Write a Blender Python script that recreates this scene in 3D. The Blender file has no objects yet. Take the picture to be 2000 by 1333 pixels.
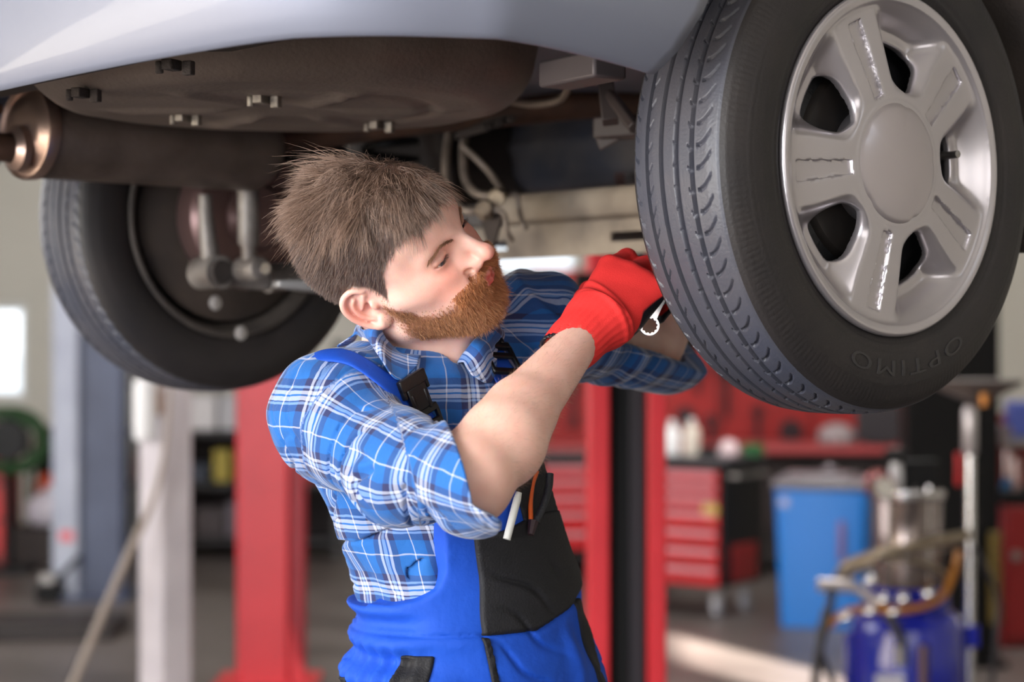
import bpy, bmesh, math, random
import numpy as np
from mathutils import Vector, Matrix

random.seed(7)
RNG = np.random.default_rng(11)
SC = bpy.context.scene
COL = SC.collection
PI = math.pi
V = Vector

# ------------------------------------------------------------------ camera
FPX, CX, CY, EYE = 3800.0, 1000.0, 666.5, 1.5
cam_d = bpy.data.cameras.new('camera'); cam = bpy.data.objects.new('camera', cam_d); COL.objects.link(cam)
cam.location = (0, 0, EYE); cam.rotation_euler = (PI/2, 0, 0)
cam_d.sensor_width = 36.0; cam_d.lens = FPX/2000*36.0; cam_d.clip_end = 80; cam_d.clip_start = 0.05
cam_d.dof.use_dof = True; cam_d.dof.focus_distance = 2.27; cam_d.dof.aperture_fstop = 2.9; cam_d.dof.aperture_blades = 9
SC.camera = cam

# ------------------------------------------------------------------ world, sun, daylight
SC.view_settings.view_transform = 'Standard'; SC.view_settings.look = 'None'
SC.view_settings.exposure = 0.0; SC.view_settings.gamma = 1.0; SC.view_settings.use_curve_mapping = False
w = bpy.data.worlds.new('sky'); SC.world = w; w.use_nodes = True
bg = w.node_tree.nodes['Background']; bg.inputs[0].default_value = (0.86, 0.93, 1.0, 1); bg.inputs[1].default_value = 1.7
def lamp(name, kind, loc, target, energy, color=(1, 1, 1), size=None, size_y=None, angle=None):
    d = bpy.data.lights.new(name, kind); o = bpy.data.objects.new(name, d); COL.objects.link(o)
    o.location = loc; d.energy = energy; d.color = color
    o.rotation_euler = (V(target)-V(loc)).to_track_quat('-Z', 'Y').to_euler()
    if kind == 'AREA':
        d.shape = 'RECTANGLE'; d.size = size; d.size_y = size_y or size
    if angle is not None: d.angle = angle
    return o
SUN_TO = V((0.430, -0.835, 0.342)).normalized()          # towards the sun
lamp('sun', 'SUN', (6, 4, 6), V((6, 4, 6))-SUN_TO, 110.0, (1.0, 0.93, 0.82), angle=0.01)
# daylight through the open vehicle door behind and left of the photographer; then added fill lamps without a real source
lamp('door_daylight', 'AREA', (-3.4, -1.6, 2.1), (0.0, 2.4, 1.35), 450, (0.96, 0.98, 1.0), 3.0, 3.0)
lamp('front_fill', 'AREA', (1.6, -2.9, 2.3), (0.5, 3.0, 1.6), 60, (1.0, 0.98, 0.96), 3.4, 2.2)  # added fill in front of the solid front wall, no window there
lamp('bay_side_fill', 'AREA', (-4.9, 8.0, 2.5), (0.5, 9.5, 1.0), 165, (0.98, 0.98, 1.0), 4.0, 2.4)  # added fill to brighten the back bay; the left wall has no window
lamp('bay_top_fill', 'AREA', (1.8, 9.0, 4.3), (1.8, 9.6, 0.0), 220, (1.0, 0.97, 0.93), 3.0, 3.0)  # added overhead fill for the back bay, no fixture behind it

def at(px, py, d):
    return V(((px-CX)/FPX*d, d, EYE+(CY-py)/FPX*d))

# ------------------------------------------------------------------ materials
def lin(c):
    return tuple(((x/255.0+0.055)/1.055)**2.4 if x/255.0 > 0.04045 else x/255.0/12.92 for x in c)
MATS = {}
def mat(name, rgb, rough=0.5, metal=0.0, noise=None, nscale=20.0, bump=0.0, bscale=120.0, coat=0.0, spec=0.5, sub=0.0, emit=None, detail=6.0):
    """rgb is sRGB 0-255; noise: a second colour mixed in by noise."""
    if name in MATS: return MATS[name]
    m = bpy.data.materials.new(name); m.use_nodes = True; nt = m.node_tree; b = nt.nodes['Principled BSDF']
    b.inputs['Base Color'].default_value = (*lin(rgb), 1); b.inputs['Roughness'].default_value = rough
    b.inputs['Metallic'].default_value = metal; b.inputs['Specular IOR Level'].default_value = spec
    b.inputs['Coat Weight'].default_value = coat
    if sub: b.inputs['Subsurface Weight'].default_value = sub; b.inputs['Subsurface Radius'].default_value = (0.012, 0.005, 0.003)
    tc = nt.nodes.new('ShaderNodeTexCoord')
    if noise is not None:
        n = nt.nodes.new('ShaderNodeTexNoise'); n.inputs['Scale'].default_value = nscale; n.inputs['Detail'].default_value = detail
        nt.links.new(tc.outputs['Object'], n.inputs['Vector'])
        r = nt.nodes.new('ShaderNodeValToRGB'); r.color_ramp.elements[0].position = 0.35; r.color_ramp.elements[1].position = 0.68
        r.color_ramp.elements[0].color = (*lin(rgb), 1); r.color_ramp.elements[1].color = (*lin(noise), 1)
        nt.links.new(n.outputs['Fac'], r.inputs['Fac']); nt.links.new(r.outputs['Color'], b.inputs['Base Color'])
    if bump:
        n2 = nt.nodes.new('ShaderNodeTexNoise'); n2.inputs['Scale'].default_value = bscale; n2.inputs['Detail'].default_value = 4
        nt.links.new(tc.outputs['Object'], n2.inputs['Vector'])
        bp = nt.nodes.new('ShaderNodeBump'); bp.inputs['Strength'].default_value = bump; bp.inputs['Distance'].default_value = 0.004
        nt.links.new(n2.outputs['Fac'], bp.inputs['Height']); nt.links.new(bp.outputs['Normal'], b.inputs['Normal'])
    if emit: b.inputs['Emission Color'].default_value = (*lin(rgb), 1); b.inputs['Emission Strength'].default_value = emit
    MATS[name] = m
    return m

# ------------------------------------------------------------------ mesh collector
def frame_of(d):
    d = V(d).normalized(); a = V((0, 0, 1)) if abs(d.z) < 0.9 else V((1, 0, 0))
    x = d.cross(a).normalized(); y = d.cross(x).normalized()
    return x, y, d
class MB:
    def __init__(s): s.v = []; s.f = []
    def add(s, vs, fs):
        b = len(s.v); s.v.extend([tuple(q) for q in vs]); s.f.extend([tuple(i+b for i in f) for f in fs]); return s
    def box(s, c, size, rot=None):
        hx, hy, hz = size[0]/2, size[1]/2, size[2]/2
        vs = [V((x, y, z)) for x in (-hx, hx) for y in (-hy, hy) for z in (-hz, hz)]
        if rot is not None:
            R = rot if isinstance(rot, Matrix) else Matrix.Rotation(rot, 3, 'Z')
            vs = [R @ q for q in vs]
        vs = [q+V(c) for q in vs]
        return s.add(vs, [(0, 1, 3, 2), (4, 6, 7, 5), (0, 4, 5, 1), (2, 3, 7, 6), (0, 2, 6, 4), (1, 5, 7, 3)])
    def ring_loft(s, rings, cap0=True, cap1=True, closed=True):
        n = len(rings[0]); vs = [q for r in rings for q in r]; fs = []
        for i in range(len(rings)-1):
            for j in range(n if closed else n-1):
                k = (j+1) % n
                fs.append((i*n+j, i*n+k, (i+1)*n+k, (i+1)*n+j))
        if cap0: fs.append(tuple(reversed(range(n))))
        if cap1: fs.append(tuple((len(rings)-1)*n+j for j in range(n)))
        return s.add(vs, fs)
    def tube(s, pts, r, n=12, caps=True):
        pts = [V(p) for p in pts]; rs = r if isinstance(r, (list, tuple)) else [r]*len(pts)
        rings = []; x = None
        for i, p in enumerate(pts):
            d = (pts[min(i+1, len(pts)-1)]-pts[max(i-1, 0)]).normalized()
            if x is None: x, y, _ = frame_of(d)
            else:
                x = (x-d*x.dot(d)).normalized(); y = d.cross(x)
            rings.append([p+(x*math.cos(2*PI*j/n)+y*math.sin(2*PI*j/n))*rs[i] for j in range(n)])
        return s.ring_loft(rings, caps, caps)
    def cyl(s, a, b, r, n=24, r2=None): return s.tube([a, b], [r, r if r2 is None else r2], n)
    def lathe(s, prof, c=(0, 0, 0), axis=(0, 0, 1), n=32, cap0=False, cap1=False):
        """prof: (radius, along axis)"""
        x, y, d = frame_of(axis); c = V(c)
        rings = [[c+d*h+(x*math.cos(2*PI*j/n)+y*math.sin(2*PI*j/n))*max(r, 1e-4) for j in range(n)] for r, h in prof]
        return s.ring_loft(rings, cap0, cap1)
    def prism(s, poly, z0, z1):
        return s.ring_loft([[V((x, y, z0)) for x, y in poly], [V((x, y, z1)) for x, y in poly]])
    def grid(s, pts):
        n = len(pts[0]); vs = [q for r in pts for q in r]
        return s.add(vs, [(i*n+j, i*n+j+1, (i+1)*n+j+1, (i+1)*n+j) for i in range(len(pts)-1) for j in range(n-1)])
    def build(s, name, m=None, parent=None, bevel=0.0, smooth=35.0, solid=0.0, subsurf=0, loc=None, offset=0):
        me = bpy.data.meshes.new(name); me.from_pydata(s.v, [], s.f); me.update()
        return link(name, me, m, parent, bevel, smooth, solid, subsurf, loc, offset)
def link(name, me, m=None, parent=None, bevel=0.0, smooth=35.0, solid=0.0, subsurf=0, loc=None, offset=0, fixn=True):
    o = bpy.data.objects.new(name, me); COL.objects.link(o)
    if m is not None: me.materials.append(m)
    if parent is not None: o.parent = parent
    if loc is not None: o.location = loc
    if fixn:
        b = bmesh.new(); b.from_mesh(me); bmesh.ops.recalc_face_normals(b, faces=b.faces); b.to_mesh(me); b.free()
    if smooth:
        me.polygons.foreach_set('use_smooth', np.ones(len(me.polygons), dtype=bool))
        if smooth < 180: me.set_sharp_from_angle(angle=math.radians(smooth))
    if solid:
        md = o.modifiers.new('solid', 'SOLIDIFY'); md.thickness = solid; md.offset = offset
    if bevel:
        md = o.modifiers.new('bevel', 'BEVEL'); md.width = bevel; md.segments = 2; md.limit_method = 'ANGLE'; md.angle_limit = math.radians(40)
        md.harden_normals = False
    if subsurf:
        md = o.modifiers.new('sub', 'SUBSURF'); md.levels = subsurf; md.render_levels = subsurf
    return o
def spline(pts, n=40):
    """Catmull-Rom through pts"""
    P = [V(p) for p in pts]; P = [P[0]*2-P[1]]+P+[P[-1]*2-P[-2]]; out = []
    segs = len(P)-3
    for i in range(segs):
        a, b, c, d = P[i:i+4]; k = max(2, n//segs)
        for j in range(k):
            t = j/k
            out.append(0.5*((2*b)+(c-a)*t+(2*a-5*b+4*c-d)*t*t+(3*b-a-3*c+d)*t**3))
    out.append(P[-2]); return out
def thing(name, label, cat, loc=(0, 0, 0), rotz=0.0, group=None):
    o = bpy.data.objects.new(name, None); COL.objects.link(o); o.location = loc; o.rotation_euler = (0, 0, rotz)
    o.empty_display_size = 0.1; return tag(o, label, cat, group)
def tag(o, label, cat, group=None, kind=None):
    o['label'] = label; o['category'] = cat
    if group: o['group'] = group
    if kind: o['kind'] = kind
    return o
def struct(o): o['kind'] = 'structure'; return o
def copy_tree(o, parent=None):
    c = o.copy(); COL.objects.link(c)
    if parent is not None: c.parent = parent
    for ch in list(o.children): copy_tree(ch, c)
    return c

# ------------------------------------------------------------------ signed-distance modelling (numpy)
F4 = np.float32
def A(v): return np.array(v, dtype=F4)
def ln(v): return np.sqrt((v*v).sum(-1))
def smin(a, b, k):
    h = np.maximum(k-np.abs(a-b), 0)/k; return np.minimum(a, b)-h*h*k*0.25
def smax(a, b, k): return -smin(-a, -b, k)
def sst(x, a, b):
    t = np.clip((x-a)/(b-a), 0, 1); return t*t*(3-2*t)
def s_cone(p, a, b, ra, rb):
    a, b = A(a), A(b); ba = b-a; h = np.clip(((p-a)@ba)/(ba@ba), 0, 1)
    return ln(p-a-h[..., None]*ba)-(ra+(rb-ra)*h)
def s_ball(p, c, r): return ln(p-A(c))-r
def s_ell(p, c, r):
    q = p-A(c); r = A(r); k0 = ln(q/r); k1 = ln(q/(r*r)); return k0*(k0-1)/np.maximum(k1, 1e-6)
def s_box(p, c, h, rd=0.0):
    q = np.abs(p-A(c))-A(h)+rd; return ln(np.maximum(q, 0))+np.minimum(q.max(-1), 0)-rd
def s_chain(p, pts, rs, k=None):
    d = None
    for i in range(len(pts)-1):
        e = s_cone(p, pts[i], pts[i+1], rs[i], rs[i+1]); d = e if d is None else (np.minimum(d, e) if not k else smin(d, e, k))
    return d
def surface(f, lo, hi, vox, B=16, slack=1.6, newton=2):
    """Surface nets over blocks; f takes (N,3) float32. Returns verts, quads."""
    lo = A(lo); n = np.ceil((A(hi)-lo)/vox).astype(int)+1; nb = (n+B-1)//B
    gi, gj, gk = np.meshgrid(*[np.arange(b) for b in nb], indexing='ij')
    blocks = np.stack([gi.ravel(), gj.ravel(), gk.ravel()], 1)
    cen = (lo+(blocks*B+B/2)*vox).astype(F4); dv = np.empty(len(cen), dtype=F4)
    for s in range(0, len(cen), 20000): dv[s:s+20000] = f(cen[s:s+20000])
    blocks = blocks[np.abs(dv) < slack*B*vox*0.87]
    N = (n+2*B+4).astype(np.int64); key = lambda i, j, k: (i*N[1]+j)*N[2]+k
    g = np.arange(-1, B+1); gx, gy, gz = np.meshgrid(g, g, g, indexing='ij'); base = np.stack([gx, gy, gz], -1).reshape(-1, 3)
    M = B+2; keys = []; vpos = []; quads = []
    offs = [(dx, dy, dz) for dx in (0, 1) for dy in (0, 1) for dz in (0, 1)]
    eds = [(a, b) for a in range(8) for b in range(a+1, 8) if sum(abs(x-y) for x, y in zip(offs[a], offs[b])) == 1]
    for blk in blocks:
        ijk = base+blk*B; d = f((lo+ijk*vox).astype(F4)).reshape(M, M, M)
        if d.min() > 0 or d.max() < 0: continue
        # cells owned: local index 1..B (cell at corner), need corners 1..B+1
        c = [d[1+o[0]:M-1+o[0], 1+o[1]:M-1+o[1], 1+o[2]:M-1+o[2]] for o in offs]
        cc = np.stack(c, -1); ins = cc < 0; mix = ins.any(-1) & ~ins.all(-1)
        ci = np.argwhere(mix)
        if len(ci):
            val = cc[mix]; acc = np.zeros((len(ci), 3)); cnt = np.zeros(len(ci))
            for a, b in eds:
                va, vb = val[:, a], val[:, b]; m = (va < 0) != (vb < 0); t = np.where(m, va/np.where(m, va-vb, 1), 0)
                pa, pb = np.array(offs[a]), np.array(offs[b])
                acc += np.where(m[:, None], pa+(pb-pa)*t[:, None], 0); cnt += m
            q = ci+blk*B
            vpos.append(lo+(q+acc/cnt[:, None])*vox); keys.append(key(q[:, 0]+1, q[:, 1]+1, q[:, 2]+1))
        # edges owned: grid points local 1..B, along each axis
        for ax in range(3):
            sl0 = [slice(1, M-1)]*3; sl1 = list(sl0); sl1[ax] = slice(2, M)
            d0, d1 = d[tuple(sl0)], d[tuple(sl1)]; m = (d0 < 0) != (d1 < 0); e = np.argwhere(m)
            if not len(e): continue
            q = e+blk*B+1; u, w2 = (ax+1) % 3, (ax+2) % 3; ks = []
            for du, dw in ((0, 0), (-1, 0), (-1, -1), (0, -1)):
                r = q.copy(); r[:, u] += du; r[:, w2] += dw; ks.append(key(r[:, 0], r[:, 1], r[:, 2]))
            ks = np.stack(ks, 1); flip = d0[m] >= 0; ks[flip] = ks[flip][:, ::-1]; quads.append(ks)
    keys = np.concatenate(keys); v = np.concatenate(vpos).astype(F4); qk = np.concatenate(quads)
    o = np.argsort(keys); sk = keys[o]; idx = np.searchsorted(sk, qk); idx = np.clip(idx, 0, len(sk)-1)
    ok = (sk[idx] == qk).all(1); quads = o[idx[ok]]
    for _ in range(newton):
        for s in range(0, len(v), 60000):
            p = v[s:s+60000]; gr = grad(f, p, vox*0.35); d = f(p)
            g2 = np.maximum((gr*gr).sum(-1), 0.05); step = np.clip(d/g2, -vox*0.6, vox*0.6)
            v[s:s+60000] = p-gr*step[:, None]*0.9
    return v, quads
def grad(f, p, h):
    out = np.empty_like(p)
    for i in range(3):
        e = np.zeros(3, dtype=F4); e[i] = h; out[:, i] = (f(p+e)-f(p-e))/(2*h)
    return out
def mesh_np(name, v, q):
    me = bpy.data.meshes.new(name); v = np.asarray(v, dtype=np.float32); q = np.asarray(q, dtype=np.int32); k = q.shape[1]
    me.vertices.add(len(v)); me.vertices.foreach_set('co', v.ravel())
    me.loops.add(q.size); me.loops.foreach_set('vertex_index', q.ravel())
    me.polygons.add(len(q)); me.polygons.foreach_set('loop_start', np.arange(0, q.size, k, dtype=np.int32))
    me.update(calc_edges=True); me.validate(); return me
def color_attr(me, name, rgba):
    a = me.color_attributes.new(name, 'FLOAT_COLOR', 'POINT'); a.data.foreach_set('color', np.asarray(rgba, dtype=np.float32).ravel())
def vec_attr(me, name, vec):
    a = me.attributes.new(name, 'FLOAT_VECTOR', 'POINT'); a.data.foreach_set('vector', np.asarray(vec, dtype=np.float32).ravel())
# ================================================================== the workshop
M_floor = mat('concrete', (98, 90, 87), 0.42, noise=(66, 58, 56), nscale=1.3, bump=0.15, bscale=30)
M_wall = mat('wall_paint', (196, 192, 182), 0.8, noise=(178, 174, 164), nscale=0.7)
M_dark = mat('black_plastic', (13, 12, 14), 0.5, spec=0.25)
M_black = mat('black_paint', (8, 7, 8), 0.5, spec=0.2)
M_red = mat('red_paint', (196, 26, 34), 0.35, noise=(176, 20, 28), nscale=3)
M_redcol = mat('red_column_paint', (205, 38, 50), 0.42, noise=(190, 30, 42), nscale=4)
M_chrome = mat('chrome', (225, 222, 222), 0.18, 1.0)
M_steel = mat('steel', (150, 146, 145), 0.38, 0.9)
M_white = mat('white_plastic', (225, 224, 226), 0.45)
M_rub = mat('rubber', (26, 25, 27), 0.7)

RX0, RX1, RY0, RY1, RZ = -6.5, 5.5, -4.0, 14.5, 4.6
struct(MB().box(((RX0+RX1)/2, (RY0+RY1)/2, -0.05), (RX1-RX0+0.4, RY1-RY0+0.4, 0.1)).build('floor', M_floor, smooth=0))
struct(MB().box(((RX0+RX1)/2, (RY0+RY1)/2, RZ+0.05), (RX1-RX0+0.4, RY1-RY0+0.4, 0.1)).build('ceiling', M_wall, smooth=0))
def wall_holes(name, m, axis, pos, a0, a1, z1, holes, th=0.2):
    """a wall along one axis with rectangular window openings (a0, a1, z0, z1)"""
    xs = sorted({a0, a1, *[h[0] for h in holes], *[h[1] for h in holes]}); zs = sorted({0, z1, *[h[2] for h in holes], *[h[3] for h in holes]})
    b = MB()
    for i in range(len(xs)-1):
        for j in range(len(zs)-1):
            cx, cz = (xs[i]+xs[i+1])/2, (zs[j]+zs[j+1])/2
            if any(h[0] < cx < h[1] and h[2] < cz < h[3] for h in holes): continue
            c = (cx, pos, cz) if axis == 'x' else (pos, cx, cz)
            sz = (xs[i+1]-xs[i], th, zs[j+1]-zs[j]) if axis == 'x' else (th, xs[i+1]-xs[i], zs[j+1]-zs[j])
            b.box(c, sz)
    return struct(b.build(name, m, smooth=0))
WIN_BACK = [(-4.75, -3.62, 1.06, 1.78), (-0.42, 0.50, 1.98, 3.1)]
wall_holes('wall_back', M_wall, 'x', RY1+0.1, RX0-0.2, RX1+0.2, RZ, WIN_BACK)
wall_holes('wall_left', M_wall, 'y', RX0-0.1, RY0, RY1, RZ, [])
wall_holes('wall_right', M_wall, 'y', RX1+0.1, RY0, RY1, RZ, [(-0.5, 0.86, 2.95, 3.9)])
wall_holes('wall_front', M_wall, 'x', RY0-0.1, RX0-0.2, RX1+0.2, RZ, [(-5.6, -0.6, 0.0, 3.6)])
gm = bpy.data.materials.new('window_glass'); gm.use_nodes = True; nt = gm.node_tree; nt.nodes.remove(nt.nodes['Principled BSDF'])
t_ = nt.nodes.new('ShaderNodeBsdfTransparent'); g_ = nt.nodes.new('ShaderNodeBsdfGlossy'); mx = nt.nodes.new('ShaderNodeMixShader'); g_.inputs['Roughness'].default_value = 0.03
mx.inputs[0].default_value = 0.06; nt.links.new(t_.outputs[0], mx.inputs[1]); nt.links.new(g_.outputs[0], mx.inputs[2]); nt.links.new(mx.outputs[0], nt.nodes['Material Output'].inputs[0])
M_winf = mat('window_frame_paint', (210, 210, 208), 0.5)
def window(i, h, wall):
    a0, a1, z0, z1 = h; b = MB(); t = 0.05
    def bx(c0, c1, d0, d1):
        c = ((c0+c1)/2, RY1+0.1, (d0+d1)/2) if wall == 'back' else (RX1+0.1, (c0+c1)/2, (d0+d1)/2)
        b.box(c, (c1-c0, 0.08, d1-d0) if wall == 'back' else (0.08, c1-c0, d1-d0))
    bx(a0, a0+t, z0, z1); bx(a1-t, a1, z0, z1); bx(a0+t, a1-t, z0, z0+t); bx(a0+t, a1-t, z1-t, z1)
    f = struct(b.build('window_%d' % i, M_winf, smooth=0)); p = MB()
    c = ((a0+a1)/2, RY1+0.1, (z0+z1)/2) if wall == 'back' else (RX1+0.1, (a0+a1)/2, (z0+z1)/2)
    p.box(c, (a1-a0-2*t, 0.008, z1-z0-2*t) if wall == 'back' else (0.008, a1-a0-2*t, z1-z0-2*t)); p.build('pane', gm, f, smooth=0)
window(1, WIN_BACK[0], 'back'); window(2, WIN_BACK[1], 'back'); window(3, (-0.5, 0.86, 2.95, 3.9), 'right')

# ------------------------------------------------------------------ lift columns
def loc0(px, d): p = at(px, 0, d); return (p.x, p.y, 0.0)
# the red and black column of the lift that holds the car
t = thing('lift_column', 'red lift column with a black channel standing behind the mechanic', 'lift column', loc0(1225, 5.5), 0.03)
W = 0.218; b = MB()
b.box((-W/2+0.029, 0.06, 1.4), (0.058, 0.16, 2.76)); b.box((W/2-0.026, 0.06, 1.4), (0.052, 0.16, 2.76)); b.box((0, 0.15, 1.4), (W-0.11, 0.03, 2.76))
b.build('column', M_redcol, t, bevel=0.006)
MB().box((-0.022, 0.075, 1.4), (0.062, 0.06, 2.7)).build('belt_cover', mat('black_belt', (16, 16, 17), 0.6, spec=0.25), t, bevel=0.004)
MB().box((0.031, 0.06, 1.4), (0.044, 0.08, 2.7)).build('channel_strip', mat('grey_strip', (40, 37, 43), 0.5, spec=0.3), t, bevel=0.004)
MB().box((0, 0.06, 0.01), (0.42, 0.42, 0.02)).build('base_plate', M_redcol, t, bevel=0.004)
MB().box((0, -0.03, 1.56), (0.3, 0.06, 0.26)).build('carriage', M_black, t, bevel=0.008)
for s in (1, -1):
    a = MB(); a.box((0, 0, 0), (0.8, 0.09, 0.09)); a.cyl((0.36, 0, 0), (0.36, 0, 0.12), 0.05)
    o = a.build('lift_arm', M_black, t, bevel=0.006); o.location = (0.2+0.3*(s > 0), -0.2-0.2*(s > 0), 1.52); o.rotation_euler = (0, 0, -0.75 if s > 0 else -1.35)
# the red column on the left
t = thing('lift_column', 'plain red lift column between the white column and the mechanic', 'lift column', loc0(514, 8.35), 0.0)
b = MB(); b.box((-0.003, 0.05, 1.5), (0.226, 0.1, 3.0)); b.box((0.085, 0.16, 1.5), (0.06, 0.13, 3.0)); b.build('column', M_redcol, t, bevel=0.01)
MB().box((0.137, 0.12, 0.62), (0.055, 0.16, 1.24)).build('cable_channel', mat('dark_red_channel', (150, 20, 36), 0.5), t, bevel=0.006)  # channel in a darker red than the column
MB().box((0.13, 0.1, 1.28), (0.05, 0.1, 0.2)).build('limit_switch', M_dark, t, bevel=0.006)
b = MB(); b.box((0, 0.1, 0.012), (0.44, 0.5, 0.024)); b.add([(0.11, 0.02, 0.02), (0.19, 0.02, 0.02), (0.11, 0.02, 0.3), (0.11, 0.05, 0.02), (0.19, 0.05, 0.02), (0.11, 0.05, 0.3)], [(0, 1, 2), (3, 5, 4), (0, 3, 4, 1), (1, 4, 5, 2), (0, 2, 5, 3)])
b.build('base_plate', M_redcol, t, bevel=0.004)
# white column
M_wcol = mat('white_column_paint', (198, 190, 194), 0.5, noise=(184, 176, 181), nscale=5)
t = thing('lift_column', 'white square lift column with a power unit at its top', 'lift column', loc0(323, 8.0), 0.9)
b = MB(); b.box((0, 0, 1.45), (0.155, 0.155, 2.9)); b.build('column', M_wcol, t, bevel=0.012)
MB().box((0, 0, 0.012), (0.4, 0.4, 0.024)).build('base_plate', M_wcol, t, bevel=0.004)
b = MB(); b.box((-0.135, -0.03, 1.22), (0.07, 0.075, 0.25)); b.build('power_unit', M_white, t, bevel=0.015)
b = MB(); b.cyl((-0.08, -0.03, 1.3), (-0.08, -0.03, 1.36), 0.03); b.cyl((-0.09, -0.06, 1.2), (-0.09, -0.06, 1.3), 0.018); b.build('valve', mat('brown_valve', (120, 82, 48), 0.5), t, bevel=0.004)
# grey column
t = thing('lift_column', 'grey steel column behind the far tyre, its shaded face coloured blue-grey', 'lift column', loc0(178, 11.4), 0.0)
M_gcol = mat('lit_grey_paint', (168, 172, 186), 0.5, noise=(150, 154, 170), nscale=4)  # lit face of the column: light from the left put into the colour
M_bcol = mat('shaded_grey_paint', (74, 82, 106), 0.5, noise=(60, 66, 88), nscale=3)  # shaded face of the same column, shade put into the colour
MB().box((0.075, 0.02, 1.5), (0.25, 0.2, 3.0)).build('column', M_bcol, t, bevel=0.01)
b = MB(); b.box((-0.125, 0.0, 1.5), (0.15, 0.26, 3.0)); b.build('lit_face', M_gcol, t, bevel=0.01)
MB().box((0, 0, 0.012), (0.5, 0.5, 0.024)).build('base_plate', M_bcol, t, bevel=0.004)
b = MB(); b.box((-0.115, -0.132, 0.37), (0.08, 0.004, 0.06)); b.build('warning_sticker', mat('red_sticker', (206, 96, 104), 0.5), t)
MB().box((-0.215, 0.05, 1.22), (0.03, 0.06, 0.26)).build('control_box', mat('blue_box_paint', (50, 76, 120), 0.5), t, bevel=0.008)
t = thing('floor_clamp', 'small black clamp with a steel block lying at the grey column foot', 'clamp', loc0(98, 11.2))
b = MB(); b.box((0, 0, 0.05), (0.14, 0.12, 0.1)); b.cyl((0.02, 0, 0.1), (0.17, 0.0, 0.26), 0.016); b.build('body', M_black, t, bevel=0.01)
MB().box((-0.01, 0, 0.13), (0.09, 0.08, 0.06)).build('jaw', M_steel, t, bevel=0.01)
tag(MB().box((-2.75, 9.95, 0.04), (1.5, 0.45, 0.08)).build('drive_on_ramp', mat('dark_ramp', (34, 26, 26), 0.6), bevel=0.01), 'low dark steel ramp lying on the floor at the left', 'ramp')
# hose down the white column
p = at(336, 760, 7.82); pts = spline([at(322, 700, 7.86), at(331, 760, 7.80), at(322, 880, 7.80), at(300, 975, 7.78), at(262, 1060, 7.7), at(205, 1190, 7.6), at(150, 1320, 7.5), at(110, 1400, 7.45), at(60, 1436, 7.4)], 60)
for q in pts: q.z = max(q.z, 0.02)
tag(MB().tube(pts, [0.006+0.010*min(1, i/28) for i in range(len(pts))], 10).build('air_hose', mat('beige_hose', (146, 132, 122), 0.5)), 'beige hose hanging from the white column to the floor', 'hose')

# ------------------------------------------------------------------ back of the workshop, left
Yb = 13.6
def shelf_unit():
    x0, x1 = at(248, 0, Yb).x, at(668, 0, Yb).x
    t = thing('storage_shelf', 'dark metal storage shelf against the back wall between the columns', 'shelf', ((x0+x1)/2, Yb, 0)); w = x1-x0
    fm = mat('shelf_metal', (34, 30, 32), 0.5)
    for sx in (-1, 0.1, 1):
        for sy in (-1, 1): MB().box((sx*(w/2-0.02), sy*0.2, 0.75), (0.04, 0.04, 1.5)).build('upright', fm, t)
    for z in (0.12, 0.5, 0.86, 1.2): MB().box((0, 0, z), (w, 0.44, 0.025)).build('shelf_board', fm, t)
    MB().box((0, 0.205, 0.44), (w, 0.012, 0.86)).build('back_panel', mat('shelf_back', (26, 20, 21), 0.7, spec=0.2), t)
    return t, at(352, 0, Yb).x, at(668, 0, Yb).x-at(352, 0, Yb).x
_, sx0, sw = shelf_unit()
BXS = [(0.10, 1.23, 0.10, .08, (176, 36, 40), 'small red box'), (0.30, 1.23, 0.2, .05, (60, 52, 50), 'flat dark box'),
       (0.12, 0.885, 0.21, .24, (204, 200, 202), 'large white carton'), (0.31, 0.885, 0.16, .24, (180, 178, 182), 'tall grey carton'),
       (0.10, 0.525, 0.15, .12, (42, 48, 62), 'blue-black case'), (0.25, 0.525, 0.11, .22, (150, 132, 50), 'yellow carton'), (0.37, 0.525, 0.09, .22, (160, 134, 40), 'slim yellow carton'),
       (0.18, 0.145, 0.2, .2, (52, 42, 44), 'dark brown crate'), (0.34, 0.145, 0.13, .24, (96, 88, 96), 'dull mauve-grey tin'),
       (0.78, 0.885, 0.16, .2, (130, 26, 30), 'deep red case'), (0.95, 0.885, 0.14, .16, (170, 168, 172), 'pale grey case'), (0.8, 0.525, 0.2, .2, (140, 24, 28), 'wide red case'), (0.97, 0.525, 0.12, .18, (36, 32, 34), 'black case'), (-0.20, 0.525, 0.2, .2, (70, 24, 24), 'dark maroon crate'), (-0.18, 0.885, 0.14, .2, (60, 26, 24), 'narrow maroon box')]
for dx, z, w_, h_, c, nm in BXS:
    b = MB(); b.box((0, 0, h_/2), (w_, 0.26, h_)); o = b.build('storage_box', mat('box_'+nm, c, 0.6), bevel=0.008, loc=(sx0+dx*sw+0.03, Yb-0.03, z)); 
    tag(o, nm+' on the dark storage shelf by the back wall', 'box', 'boxes on the storage shelf')
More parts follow.
